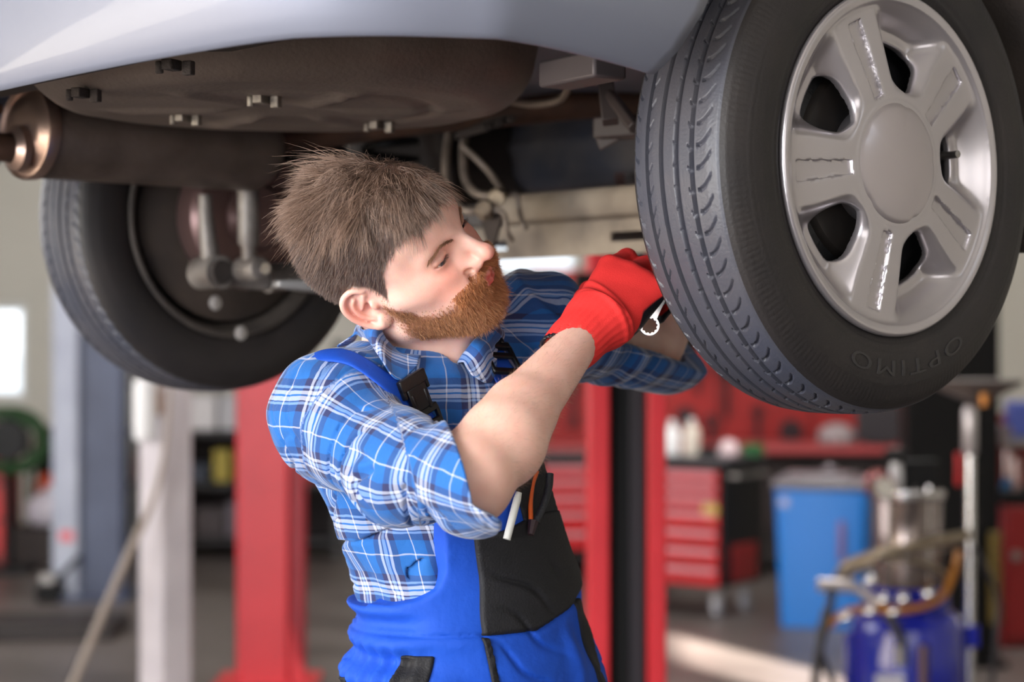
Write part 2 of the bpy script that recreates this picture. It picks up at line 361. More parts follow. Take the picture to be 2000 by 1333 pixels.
# left corner clutter
t = thing('tool_cabinet', 'red tool cabinet at the far left edge beside the hose reel', 'cabinet', (at(-12, 0, 13.0).x, 13.0, 0))
MB().box((0, 0, 0.42), (0.26, 0.4, 0.84)).build('body', mat('dark_red_paint', (120, 12, 14), 0.45), t, bevel=0.01)
for i in range(3): MB().box((0, -0.205, 0.2+0.24*i), (0.23, 0.012, 0.2)).build('drawer', M_red, t, bevel=0.004)
tag(MB().box((at(94, 0, 13.2).x, 13.2, 0.13), (0.36, 0.6, 0.26)).build('low_platform', mat('dark_wood', (44, 34, 32), 0.7), bevel=0.01), 'low dark platform by the left wall carrying bag and canister', 'platform')
t = thing('gas_canister', 'orange canister standing beside the white bag', 'canister', (at(90, 0, 13.38).x, 13.38, 0.26))
MB().lathe([(0.0, 0), (0.07, 0), (0.075, 0.02), (0.075, 0.24), (0.05, 0.31), (0.02, 0.33), (0, 0.33)]).build('body', mat('orange_paint', (206, 74, 30), 0.4), t, smooth=60)
MB().lathe([(0.0, 0.328), (0.018, 0.328), (0.018, 0.37), (0, 0.37)], n=12).build('valve', M_dark, t)
def bag():
    f = lambda p: smin(s_ell(p, (0, 0, 0.10), (0.13, 0.11, 0.11)), s_ell(p, (0.03, 0, 0.2), (0.05, 0.05, 0.06)), 0.06)+0.010*np.sin(p[:, 0]*40+3*np.sin(p[:, 2]*30))*np.cos(p[:, 1]*35)
    v, q = surface(f, (-.18, -.16, -.02), (.18, .16, .3), 0.012); v[:, 2] = np.maximum(v[:, 2], 0); return link('plastic_bag', mesh_np('plastic_bag', v, q), mat('white_bag', (206, 198, 208), 0.5), loc=(at(88, 0, 13.05).x, 13.05, 0.262), smooth=180)
tag(bag(), 'crumpled white bag in front of the orange canister', 'bag')
t = thing('hose_reel', 'green hose coiled on a black reel under the left window', 'hose reel', (at(18, 0, 12.6).x, 12.6, 0.0))
hp = []
for i in range(240):
    a = i/240*2*PI*5; r = 0.15+0.012*(i/48); hp.append((r*math.cos(a)*1.35, -0.06+0.03*math.sin(i*0.7), 0.86+r*math.sin(a)))
MB().tube(hp, 0.022, 8).build('hose', mat('green_hose', (20, 58, 18), 0.5), t, smooth=180)
b = MB(); b.lathe([(0.0, -0.1), (0.13, -0.1), (0.13, 0.06), (0, 0.06)], (0, 0, 0.86), (0, 1, 0)); b.cyl((0, 0, 0), (0, 0, 0.8), 0.03); b.box((0, 0, 0.02), (0.3, 0.3, 0.04)); b.build('drum', M_dark, t)
t = thing('parts_trolley', 'dark trolley with red bins between reel and grey column', 'trolley', (at(100, 0, 13.5).x+0.05, 13.75, 0))
b = MB(); b.box((0, 0, 0.7), (0.5, 0.3, 0.03)); b.box((0, 0, 0.3), (0.5, 0.3, 0.03))
for sx in (-1, 1):
    for sy in (-1, 1): b.box((sx*0.23, sy*0.13, 0.4), (0.03, 0.03, 0.72))
b.box((0, 0.14, 0.38), (0.5, 0.012, 0.72)); b.build('frame', M_black, t)
for x, z, c in ((-0.12, 0.72, (70, 36, 20)), (0.1, 0.72, (60, 44, 40)), (-0.1, 0.32, (90, 20, 20)), (0.12, 0.32, (40, 36, 36))):
    MB().box((x, 0, z+0.09), (0.18, 0.24, 0.18)).build('bin', mat('bin_%d' % c[0], c, 0.6), t, bevel=0.01)

# ------------------------------------------------------------------ back of the workshop, right
# red tool board
bx0, bx1, Yt = at(1030, 0, 13.4).x, at(1775, 0, 13.4).x, 13.4
M_board = mat('tool_board_paint', (158, 20, 18), 0.5, noise=(136, 14, 14), nscale=2.5)
t = thing('tool_board', 'large red tool board standing on the back wall behind the bench', 'tool board', ((bx0+bx1)/2, Yt, 0.0))
b = MB(); b.box((0, 0.05, 1.02), (bx1-bx0, 0.05, 1.95)); b.build('panel', M_board, t, bevel=0.005)
for i in range(5): MB().box((-(bx1-bx0)/2+0.02+i*(bx1-bx0-0.04)/4, 0.015, 1.02), (0.03, 0.03, 1.95)).build('upright', mat('board_rail', (120, 14, 14), 0.5), t)
def wrench_mesh(b, L):
    b.box((0, 0, 0), (0.03, 0.012, L)); b.lathe([(0.02, -0.007), (0.042, -0.007), (0.042, 0.007), (0.02, 0.007)], (0, 0, L/2+0.02), (0, 1, 0), 16); b.box((-0.02, 0, -L/2-0.02), (0.016, 0.012, 0.06)); b.box((0.02, 0, -L/2-0.02), (0.016, 0.012, 0.06))
def hammer_mesh(b, L):
    b.cyl((0, 0, -L/2), (0, 0, L/2), 0.018, 10); b.cyl((-0.07, 0, L/2), (0.07, 0, L/2), 0.028, 12)
def disc_mesh(b, L):
    b.lathe([(0.01, -0.01), (L/2, -0.01), (L/2, 0.01), (0.01, 0.01)], (0, 0, 0), (0, 1, 0), 28)
M_tool = mat('dark_tool_steel', (44, 26, 32), 0.5, 0.2)
TOOLS = [(1338, 812, 0.12, disc_mesh, 'round dark grinding disc hanging above the white bottles', 'disc'),
         (1420, 770, 0.32, hammer_mesh, 'long-handled dark hammer hanging on the red board left of the tyre', 'hammer'),
         (1388, 842, 0.10, wrench_mesh, 'short dark wrench hanging below and left of the hammer on the red board', 'wrench'),
         (1480, 838, 0.2, wrench_mesh, 'dark wrench hanging on the red board under the tyre tread', 'wrench'),
         (1362, 745, 0.16, hammer_mesh, 'small dark hammer hanging on the board beside the rolled cuff', 'hammer'),
         (1545, 842, 0.16, disc_mesh, 'wide dark disc on the red board under the tyre', 'disc'),
         (1120, 790, 0.24, wrench_mesh, 'dark wrench on the board between forearm and red column', 'wrench'),
         (1110, 735, 0.14, hammer_mesh, 'dark small hammer on the board close to the gloved wrist', 'hammer')]
for px, py, L, fn, lab, cat in TOOLS:
    b = MB(); fn(b, L); p = at(px, py, Yt-(0.03 if fn is hammer_mesh else 0.022)); tag(b.build('hanging_'+cat, M_tool, loc=p, bevel=0.002), lab, cat, 'tools on the red board')
# bench below the board
M_bench = mat('bench_top_red', (168, 70, 72), 0.4)
t = thing('workbench', 'long workbench with a dull red top below the tool board', 'workbench', ((bx0+bx1)/2, 12.85, 0))
bw = bx1-bx0
MB().box((0, 0, 0.8), (bw, 0.75, 0.05)).build('bench_top', M_bench, t, bevel=0.008)
MB().box((0, 0.05, 0.41), (bw-0.06, 0.6, 0.72)).build('cabinet_body', mat('bench_dark', (34, 28, 28), 0.6), t, bevel=0.01)
for i in range(6):
    d_ = MB().box((-bw/2+0.25+i*(bw-0.4)/5, -0.262, 0.5), (0.34, 0.02, 0.46)).build('door', mat('bench_door', (42, 32, 32), 0.6), t, bevel=0.006)
    MB().box((-bw/2+0.25+i*(bw-0.4)/5+0.1, -0.285, 0.6), (0.03, 0.02, 0.1)).build('handle', M_steel, d_)
t = thing('flat_monitor', 'dark grey flat screen standing on the bench beside the black column', 'monitor', (at(1720, 0, 12.6).x, 12.6, 0.826))
MB().box((0, 0, 0.14), (0.32, 0.04, 0.25)).build('screen_case', mat('screen_grey', (46, 42, 46), 0.4), t, bevel=0.008)
MB().box((0, 0.02, 0.01), (0.16, 0.14, 0.02)).build('stand', M_dark, t, bevel=0.004)
tag(MB().lathe([(0, 0), (0.10, 0), (0.13, 0.02), (0.11, 0.10), (0.05, 0.13), (0, 0.135)]).build('rag_heap', mat('grey_rag', (150, 138, 140), 0.8), loc=(at(1634, 0, 12.7).x, 12.7, 0.827), smooth=180), 'pale grey rag heap on the bench left of the dark screen', 'rag')

def drawer_cart(label, px, d, rz, w_, dp, h, z0, hs, side_red=True):
    t = thing('tool_cart', label, 'tool cart', loc0(px, d), rz)
    b = MB(); b.box((0, dp/2, z0+h/2), (w_, dp, h)); b.build('body', M_dark, t, bevel=0.012)
    b = MB(); b.box((0, dp/2, z0+h+0.02), (w_+0.03, dp+0.03, 0.04)); b.build('top_tray', mat('cart_top', (62, 60, 64), 0.5), t, bevel=0.012)
    z = z0+h-0.03
    for hh in hs:
        dr = MB().box((0, -0.008, z-hh/2), (w_-0.05, 0.02, hh-0.012)).build('drawer', M_red, t, bevel=0.004)
        MB().box((0, -0.026, z-0.022), (w_-0.08, 0.022, 0.028)).build('handle', mat('drawer_pull', (214, 140, 148), 0.35, 0.2), dr, bevel=0.004); z -= hh
    if side_red:
        MB().box((w_/2+0.002, dp*0.5, z0+0.12), (0.012, dp*0.62, 0.2)).build('side_panel', mat('dark_red_panel', (130, 12, 14), 0.5), t, bevel=0.004)
        b = MB(); b.tube([(w_/2+0.0, 0.06, z0+h-0.06), (w_/2+0.05, 0.06, z0+h-0.06), (w_/2+0.05, dp-0.06, z0+h-0.06), (w_/2, dp-0.06, z0+h-0.06)], 0.012, 8); b.build('push_handle', M_steel, t)
    for sx in (-1, 1):
        for y in (0.07, dp-0.07):
            c = MB(); x = sx*(w_/2-0.07); c.lathe([(0.0, -0.018), (0.05, -0.018), (0.058, -0.01), (0.058, 0.01), (0.05, 0.018), (0, 0.018)], (x, y, 0.058), (1, 0, 0.0), 20)
            o = c.build('caster', mat('caster_grey', (176, 174, 180), 0.4), t, smooth=50)
            MB().box((x, y, 0.09), (0.06, 0.05, z0-0.08)).build('fork', M_steel, o)
    return t
tc = drawer_cart('red seven-drawer tool cart on casters, right of the red and black column', 1306, 10.66, -0.61, 0.68, 0.46, 0.66, 0.17, [0.07, 0.07, 0.08, 0.1, 0.1, 0.1, 0.11])
MB().cyl((0.27, -0.022, 0.585), (0.27, -0.019, 0.585), 0.05, 20).build('round_sticker', mat('yellow_sticker', (200, 150, 40), 0.5, noise=(150, 160, 80), nscale=15), tc)
drawer_cart('red drawer cart left of the column, behind the overalls pocket', 1128, 12.1, 0.1, 0.5, 0.3, 0.56, 0.2, [0.09, 0.1, 0.1, 0.12, 0.12], False)
ct = 0.87
def on_cart(px, d): p = at(px, 0, d); return (p.x, p.y, ct+0.002)
def bottle(label, px, d, h, r, c, cap):
    t = thing('spray_bottle', label, 'bottle', on_cart(px, d))
    MB().lathe([(0, 0), (r, 0), (r*1.03, 0.01), (r*1.03, h*0.62), (r*0.8, h*0.76), (r*0.36, h*0.84), (r*0.36, h*0.9), (0, h*0.9)], n=20).build('body', c, t, smooth=50)
    MB().lathe([(0, h*0.88), (r*0.42, h*0.88), (r*0.42, h), (0, h)], n=16).build('cap', cap, t)
bottle('white bottle on the tool cart next to the red column', 1313, 10.75, 0.19, 0.045, M_white, M_white)
bottle('beige bottle on the tool cart right of the white bottle', 1351, 10.72, 0.20, 0.045, mat('beige_plastic', (206, 196, 184), 0.5), M_white)
tag(MB().lathe([(0, 0), (0.05, 0), (0.06, 0.02), (0.045, 0.07), (0.02, 0.09), (0, 0.092)]).build('paper_wad', mat('pink_paper', (208, 186, 190), 0.7), loc=on_cart(1424, 10.58), smooth=180), 'pinkish white paper wad on the front corner of the cart', 'paper')
tag(MB().lathe([(0, 0), (0.062, 0), (0.065, 0.03), (0.06, 0.06), (0, 0.062)]).build('jar_lid', mat('green_plastic', (22, 92, 44), 0.4), loc=on_cart(1470, 10.72)), 'dark green lid on the right end of the cart top', 'lid')
tag(MB().box((0, 0, 0.025), (0.14, 0.08, 0.05)).build('dark_socket_case', M_dark, loc=on_cart(1392, 10.66), bevel=0.01), 'small black case between beige bottle and paper wad', 'case')

# blue bin
t = thing('waste_bin', 'bright blue waste bin with a grey lid, right of the red cart', 'bin', loc0(1603, 10.15), -0.30)
M_blue = mat('bright_blue_plastic', (0, 112, 200), 0.4)
f = lambda z: 0.215+0.03*z/0.72
b = MB(); rings = []
for z in (0.0, 0.02, 0.7, 0.72):
    w2, d2 = f(z), 0.2+0.02*z; c = 0.035; r = []
    for sx, sy, a0 in ((1, 1, 0), (-1, 1, 90), (-1, -1, 180), (1, -1, 270)):
        for k in range(5):
            a = math.radians(a0+k*22.5); r.append(V((sx*(w2-c)+c*math.cos(a), 0.2+sy*(d2-c)+c*math.sin(a), z)))
    rings.append(r)
b.ring_loft(rings); b.build('body', M_blue, t, smooth=50)
b = MB(); b.box((0, 0.2, 0.75), (0.51, 0.45, 0.05)); b.box((-0.04, 0.19, 0.785), (0.36, 0.3, 0.03)); b.build('lid', mat('grey_lid', (104, 98, 104), 0.3), t, bevel=0.018)
MB().box((0.11, -0.022, 0.46), (0.035, 0.03, 0.21)).build('handle', mat('mauve_handle', (116, 90, 138), 0.4), t, bevel=0.012)
MB().box((-0.19, -0.017, 0.655), (0.05, 0.006, 0.05)).build('label', mat('pale_label', (150, 160, 200), 0.5), t)
for i, (x, y, c) in enumerate(((0.08, 0.16, (120, 112, 118)),)):
    tag(MB().lathe([(0, 0), (0.035, 0), (0.038, 0.015), (0.02, 0.04), (0, 0.045)]).build('greasy_cap', mat('cap_%d' % i, c, 0.3, 0.5), loc=V(loc0(1600, 10.15))+V((x, y, 0.804 if i == 0 else 0.781)), smooth=180), ('bright' if i == 0 else 'dark')+' metal cap lying on the blue bin lid', 'cap')

# black column with yellow coil hose
t = thing('steel_column', 'broad black steel column behind the oil drainer rod', 'column', loc0(1862, 9.0))
b = MB(); b.box((0, 0.1, 1.6), (0.43, 0.2, 3.2)); b.build('shaft', M_black, t, bevel=0.01)
MB().box((0, 0.1, 0.012), (0.46, 0.4, 0.024)).build('base_plate', M_black, t)
MB().box((-0.02, -0.012, 1.75), (0.2, 0.03, 0.5)).build('cover_panel', M_dark, t, bevel=0.006)
hp = [(0.05*math.cos(i*0.9)*0.5, 0.05*math.sin(i*0.9)*0.5, 0.62-0.0016*i) for i in range(260)]
tag(MB().tube(hp, 0.007, 6).build('coil_hose', mat('yellow_hose', (116, 94, 14), 0.5, noise=(40, 34, 12), nscale=60), loc=V(loc0(1944, 8.93)), smooth=180), 'yellow coiled air hose hanging at the black column edge', 'hose')
# red cabinet at the right edge
t = thing('tool_cabinet', 'red cabinet at the right edge beside the black column', 'cabinet', (at(2058, 0, 9.5).x, 9.5, 0))
MB().box((0, 0.2, 0.36), (0.5, 0.4, 0.72)).build('body', mat('cabinet_red', (130, 14, 18), 0.45), t, bevel=0.01)
d_ = MB().box((0, -0.01, 0.37), (0.46, 0.02, 0.64)).build('door', mat('cabinet_door_red', (146, 18, 22), 0.4), t, bevel=0.006)
MB().cyl((-0.19, -0.035, 0.455), (-0.19, -0.02, 0.455), 0.024).build('lock', M_steel, d_)
MB().box((0, 0.2, 0.735), (0.53, 0.44, 0.07)).build('cabinet_top', M_dark, t, bevel=0.01)
b = MB(); b.box((0, 0.38, 0.95), (0.5, 0.03, 0.36)); b.build('back_panel', mat('cabinet_red', (0, 0, 0)), t)
b = MB(); b.box((0, 0.2, 1.0), (0.5, 0.4, 0.03)); b.build('upper_shelf', M_steel, t)
cx = at(2058, 0, 9.5).x
for px, y, r, h, c, lab in ((1966, 9.6, 0.024, 0.05, (40, 130, 190), 'small bright blue tin on the right cabinet'), (1985, 9.56, 0.02, 0.16, (190, 160, 156), 'slim pink-silver tin on the right cabinet'), (1969, 9.72, 0.02, 0.19, (200, 180, 176), 'taller silver tin at the back of the right cabinet')):
    tag(MB().lathe([(0, 0), (r, 0), (r, h*0.85), (r*0.6, h), (0, h)], n=16).build('spray_tin', mat('tin_%d' % c[0], c, 0.2, 0.7), loc=(at(px, 0, y).x, y, 0.774), smooth=40), lab, 'tin', 'tins on the right cabinet')
tag(MB().cyl((0, -0.15, 0), (0, 0.15, 0), 0.036, 20).build('paper_roll', mat('grey_roll', (120, 106, 110), 0.5), loc=(at(1972, 0, 9.45).x, 9.68, 1.054)), 'grey roll lying on the shelf above the right cabinet', 'roll')
tag(MB().box((0, 0, 0.09), (0.16, 0.1, 0.18)).build('blue_case', mat('blue_case', (70, 84, 160), 0.5), loc=(at(2005, 0, 9.6).x+0.03, 9.78, 1.017), bevel=0.01), 'blue case on the shelf above the right cabinet', 'case')

# ------------------------------------------------------------------ oil drainer
D = 7.0; ox, oy, _ = loc0(1772, D)
t = thing('oil_drainer', 'blue oil drainer tank with chrome gauge cylinder and tall funnel rod', 'oil drainer', (ox, oy, 0))
M_navy = mat('deep_blue_paint', (12, 28, 150), 0.22, coat=0.6)
b = MB(); b.lathe([(0.0, 0.12), (0.16, 0.12), (0.195, 0.15), (0.198, 0.2), (0.198, 0.47), (0.185, 0.515), (0.15, 0.54), (0.11, 0.55), (0, 0.55)], n=48); b.build('tank', M_navy, t, smooth=50)
MB().lathe([(0.13, 0.545), (0.15, 0.545), (0.15, 0.6), (0.13, 0.62), (0.0, 0.62)], n=40).build('collar', M_navy, t, smooth=40)
M_gauge = mat('smoky_cylinder', (128, 116, 112), 0.18, 0.75)
MB().lathe([(0.118, 0.6), (0.122, 0.61), (0.122, 0.935), (0.118, 0.94)], n=40).build('gauge_cylinder', M_gauge, t, smooth=50)
b = MB(); b.lathe([(0, 0.935), (0.13, 0.935), (0.133, 0.945), (0.133, 0.965), (0.12, 0.97), (0, 0.97)], n=40); b.build('cylinder_cap', M_chrome, t, smooth=40)
for k in range(4):
    a = k*PI/2+0.5; MB().cyl((0.115*math.cos(a), 0.115*math.sin(a), 0.6), (0.115*math.cos(a), 0.115*math.sin(a), 0.985), 0.008, 8).build('tie_rod', M_chrome, t)
b = MB(); b.lathe([(0, 0.97), (0.02, 0.97), (0.026, 1.0), (0.022, 1.05), (0.014, 1.065), (0, 1.066)], (-0.045, -0.02, 0), n=20); b.build('valve', M_white, t, smooth=60)
b = MB(); b.lathe([(0, 1.066), (0.012, 1.066), (0.04, 1.08), (0.045, 1.1), (0.03, 1.115), (0, 1.118)], (-0.045, -0.02, 0), n=20); b.build('knob', M_dark, t, smooth=60)
b = MB(); b.box((0.05, 0.03, 1.02), (0.14, 0.05, 0.1)); b.build('vacuum_unit', M_dark, t, bevel=0.008)
b = MB(); b.tube(spline([(-0.06, -0.05, 0.98), (-0.1, -0.06, 1.03), (-0.14, -0.05, 1.02), (-0.15, -0.04, 0.96)], 16), 0.012, 8); b.build('pressure_pipe', mat('copper_pink', (176, 110, 110), 0.25, 0.9), t)
MB().lathe([(0.0, 0), (0.034, 0), (0.036, 0.006), (0.036, 0.03), (0, 0.031)], (-0.11, -0.1, 0.98), (0.2, -1, 0.1), 20).build('pressure_gauge', M_chrome, t)
rx = at(1894, 0, D).x-ox
b = MB(); b.tube([(rx, 0, 0.2), (rx, 0, 1.1)], 0.017, 14); b.build('rod', M_chrome, t)
b = MB(); b.lathe([(0, 1.09), (0.018, 1.09), (0.026, 1.1), (0.026, 1.24), (0.02, 1.265), (0.0, 1.265)], (rx, 0, 0), n=18); b.build('rod_sleeve', mat('satin_white', (200, 192, 192), 0.3, 0.5), t, smooth=40)
b = MB(); b.lathe([(0.016, 1.26), (0.03, 1.285), (0.1, 1.31), (0.165, 1.345), (0.168, 1.36), (0.16, 1.36), (0.1, 1.325), (0.02, 1.3)], (rx+0.02, 0, 0), n=40); b.build('funnel', mat('funnel_grey', (86, 74, 70), 0.5), t, smooth=60)
b = MB(); b.lathe([(0, 1.27), (0.016, 1.27), (0.018, 1.31), (0.012, 1.34), (0, 1.34)], (rx+0.03, -0.09, 0), n=12); b.build('brass_tap', mat('brass', (170, 112, 60), 0.3, 0.9), t)
b = MB(); b.box((rx-0.045, -0.02, 1.04), (0.022, 0.02, 0.12)); b.build('tap_lever', M_red, t, bevel=0.006)
b = MB(); b.box((rx-0.005, -0.005, 0.44), (0.065, 0.055, 0.08)); b.box((rx-0.05, -0.005, 0.44), (0.04, 0.03, 0.05)); b.build('rod_bracket', M_navy, t, bevel=0.006)
# lever arm, hoses
def o3(px, py, dd=0.0):
    p = at(px, py, D+dd); return (p.x-ox, p.y-oy, p.z)
b = MB(); b.tube([o3(1598, 1143, -.16), o3(1672, 1146, -.16)], 0.024, 10); b.tube([o3(1672, 1150, -.16), o3(1712, 1176, -.17)], 0.017, 8); b.build('hose_gun', mat('satin_white', (0, 0, 0)), t, smooth=50)
M_hose = mat('dark_hose', (40, 36, 38), 0.4)
def hose(pts, r, m, nm='hose'):
    MB().tube(spline(pts, 36), r, 9).build(nm, m, t, smooth=180)
hose([o3(1625, 1150, -.18), o3(1618, 1200, -.2), o3(1600, 1270, -.22), o3(1592, 1350, -.2), o3(1600, 1420, -.1)], 0.016, M_hose)
hose([o3(1612, 1190, -.19), o3(1600, 1260, -.2), o3(1625, 1333, -.2), o3(1650, 1400, -.15)], 0.012, M_hose)
hose([o3(1712, 1176, -.17), o3(1740, 1215, -.21), o3(1758, 1250, -.22), o3(1757, 1295, -.22)], 0.016, M_hose)
hose([o3(1757, 1262, -.222), o3(1757, 1300, -.222)], 0.019, mat('steel', (0, 0, 0)), 'dip_tube')
hose([o3(1803, 1262, -.21), o3(1803, 1330, -.21), o3(1803, 1400, -.21)], 0.016, mat('brown_steel', (110, 86, 84), 0.3, 0.6), 'dip_tube')
M_braid = mat('braided_hose', (150, 136, 116), 0.3, 0.7)
hose([o3(1630, 1150, -.05), o3(1655, 1105, -.12), o3(1730, 1080, -.18), o3(1820, 1060, -.16), o3(1892, 1046, -.03)], 0.019, M_braid)
hose([o3(1892, 1046, -.03), o3(1850, 1066, .05), o3(1800, 1090, .15), o3(1700, 1105, .12), o3(1650, 1130, -.02)], 0.014, M_braid)
hose([o3(1660, 1100, -.1), o3(1720, 1092, -.17), o3(1800, 1100, -.16), o3(1850, 1125, -.1)], 0.010, M_braid)
M_amber = mat('amber_hose', (176, 112, 40), 0.3, 0.2)
hose([o3(1605, 1240, -.2), o3(1635, 1208, -.21), o3(1680, 1190, -.2), o3(1770, 1192, -.22), o3(1835, 1170, -.17), o3(1862, 1120, -.1), o3(1872, 1080, -.02)], 0.014, M_amber)
hose([o3(1900, 1070, -.02), o3(1925, 1110, -.02), o3(1948, 1170, 0), o3(1945, 1250, 0), o3(1930, 1400, .02)], 0.010, M_hose)
for px, py in ((1652, 1207), (1700, 1195), (1745, 1196), (1814, 1160), (1700, 1135), (1765, 1170), (1726, 1172)):
    MB().lathe([(0, -0.018), (0.017, -0.018), (0.02, -0.01), (0.02, 0.01), (0.017, 0.018), (0, 0.018)], o3(px, py, -.215), (1, -0.3, 0.3), 10).build('coupling', M_chrome, t, smooth=50)
b = MB(); b.box((-0.1, -0.19, 0.285), (0.1, 0.01, 0.09), None); b.build('tank_label', mat('white_label', (196, 194, 206), 0.5), t)
b = MB()
for sx in (-1, 1): b.box((sx*0.21, 0, 0.25), (0.03, 0.03, 0.4))
b.box((0, 0, 0.1), (0.46, 0.3, 0.03)); b.build('cradle', M_navy, t, bevel=0.004)
for sx in (-1, 1):
    for sy in (-1, 1): MB().lathe([(0, -0.015), (0.042, -0.015), (0.045, 0), (0.042, 0.015), (0, 0.015)], (sx*0.2, sy*0.12, 0.045), (1, 0, 0), 16).build('caster', M_dark, t, smooth=50)
# ================================================================== the car (local: x forward, y left, z up from the rear axle)
CO, CA = V((-0.067, 2.92, 1.7125)), math.atan2(0.665, 0.747)
car = thing('car', 'silver hatchback raised on the lift above the mechanic, seen from its rear corner', 'car', CO, CA)
M_silver = mat('silver_car_paint', (124, 127, 142), 0.42, 0.25, coat=0.3, noise=(119, 122, 136), nscale=2)
def dusty(name, rgb, dust, rough, ns=14.0, metal=0.0, bump=0.35, bs=90):
    return mat(name, rgb, rough, metal, noise=dust, nscale=ns, bump=bump, bscale=bs)
M_under = dusty('underbody_coating', (86, 74, 67), (112, 99, 90), 0.5, 5, bump=0.25, bs=120)
M_liner = dusty('arch_liner', (44, 37, 34), (62, 52, 47), 0.85, 9, bump=0.6, bs=220)
M_beige = dusty('dusty_beige_steel', (156, 142, 126), (110, 98, 88), 0.6, 11)
M_tank = dusty('dusty_black_tank', (46, 48, 58), (92, 84, 78), 0.45, 5)
M_brownsteel = dusty('brown_steel', (104, 88, 76), (66, 54, 48), 0.55, 10, 0.2)
M_muffler = dusty('muffler_steel', (108, 94, 86), (78, 66, 59), 0.46, 9, 0.4)
M_cap = dusty('muffler_cap_steel', (150, 126, 116), (176, 150, 138), 0.3, 6, 0.85, bump=0.1)
M_greysteel = dusty('dusty_grey_steel', (128, 122, 118), (92, 84, 80), 0.5, 16, 0.3)
M_rust = dusty('rusty_pipe', (92, 66, 52), (58, 44, 38), 0.6, 18, 0.4)

# --- rear bumper: a skin swept round the tail, ending at the wheel arches
AR = 0.378
def bumper():
    plan = spline([(-0.60, -0.752, 0), (-0.70, -0.69, 0), (-0.765, -0.60, 0), (-0.81, -0.45, 0), (-0.84, -0.25, 0), (-0.85, 0, 0), (-0.84, 0.25, 0), (-0.81, 0.45, 0), (-0.765, 0.60, 0), (-0.70, 0.69, 0), (-0.60, 0.752, 0)], 60)
    prof = [(0.030, 0.112), (0.012, 0.096), (0.002, 0.092), (0.0, 0.0925), (-0.004, 0.098), (-0.012, 0.115), (-0.022, 0.15), (-0.030, 0.2), (-0.034, 0.26), (-0.034, 0.33), (-0.026, 0.40), (-0.012, 0.44), (0.0, 0.45), (0.03, 0.455)]
    ns = 16; rows = []
    for dn, z in prof:
        zz = z
        row = []
        def side(sy):
            out = []
            for i in range(ns):
                u = i/ns
                xa = -math.sqrt(max(AR**2-min(zz, 0.36)**2, 0.0))
                cut = max(0, (0.16-zz)/0.09)                         # rounded lower corner next to the arch
                xa -= 0.034*cut**2
                x = xa+(-0.60-xa)*u; dip = 0.018*(1-u)**1.5*max(0, min(1, (0.2-zz)/0.1))
                out.append(V((x, sy*(0.778-0.026*u**1.5-dn-0.02*(1-u)*max(0, (0.13-zz)/0.05)), zz-dip)))
            return out
        row += side(-1)
        for k, p in enumerate(plan):
            a, b = plan[max(0, k-1)], plan[min(len(plan)-1, k+1)]; t = (b-a).normalized(); n = V((t.y, -t.x, 0))
            if n.x > 0 and abs(p.y) < 0.6: n = -n
            if n.dot(V((p.x+0.3, p.y, 0))) < 0: n = -n
            row.append(V((p.x, p.y, zz-0.020*(1-min(1, abs(p.y)/0.62)**1.5)*max(0, min(1, (0.34-zz)/0.2))))+n*(-dn))
        row += list(reversed(side(1)))
        rows.append(row)
    return MB().grid(rows).build('rear_bumper', M_silver, car, smooth=60, solid=0.006, offset=-1)
bumper()

# --- body shell: hatchback volume with wheel arches, open below
def body():
    def f(p):
        x, y, z = p[:, 0], np.abs(p[:, 1]), p[:, 2]; q = np.stack([x, y, z], -1)
        low = s_box(q, (1.25, 0, 0.36), (2.07, 0.775-0.0*1, 0.40), 0.12)
        cab = s_box(np.stack([x, y+0.25*np.maximum(z-0.7, 0), z], -1), (0.6+0.0, 0, 0.85), (1.35, 0.70, 0.42), 0.2)
        d = smin(low, cab, 0.08)
        for xc in (0.0, 2.5):
            arch = np.maximum(np.sqrt((x-xc)**2+z*z)-0.405, 0.48-y); d = smax(d, -arch, 0.015)
        cav = s_box(q, (1.2, 0, -0.06), (2.3, 0.70, 0.27), 0.03); d = np.maximum(d, -cav)
        return np.maximum(d, -s_box(q, (-0.75, 0, 0.2), (0.5, 1.2, 0.245), 0.02)) if True else d
    v, q = surface(f, (-.95, -.85, -.1), (3.5, .85, 1.35), 0.028)
    link('body_shell', mesh_np('body_shell', v, q), M_silver, car, smooth=50)
body()
# floor above everything, boot walls and arch liners
b = MB(); b.box((1.3, 0, 0.30), (3.84, 1.3, 0.03)); b.box((-0.76, 0, 0.2), (0.02, 0.7, 0.2)); b.build('floor_pan', M_liner, car)
for s in (-1, 1):
    b = MB(); rows = []
    for i in range(33):
        a = math.radians(-14+i*4.7); rows.append([V((0.385*math.cos(a), s*yy, 0.385*math.sin(a))) for yy in (0.765, 0.70, 0.62, 0.54, 0.48)])
    b.grid(rows); b.build('wheel_arch_liner', M_liner, car, solid=0.004, smooth=60)
b = MB(); b.ring_loft([[V((x, y, z)) for y, z in ((-0.76, 0.04), (-0.70, 0.0), (-0.56, 0.0), (-0.52, 0.07), (-0.56, 0.22), (-0.76, 0.22))] for x in (0.39, 0.46, 2.0)]); b.build('side_sill', M_liner, car, bevel=0.03)
b = MB(); b.ring_loft([[V((x, -y, z)) for y, z in ((-0.76, 0.04), (-0.70, 0.0), (-0.56, 0.0), (-0.52, 0.07), (-0.56, 0.22), (-0.76, 0.22))] for x in (0.39, 0.46, 2.0)]); b.build('side_sill', M_liner, car, bevel=0.03)

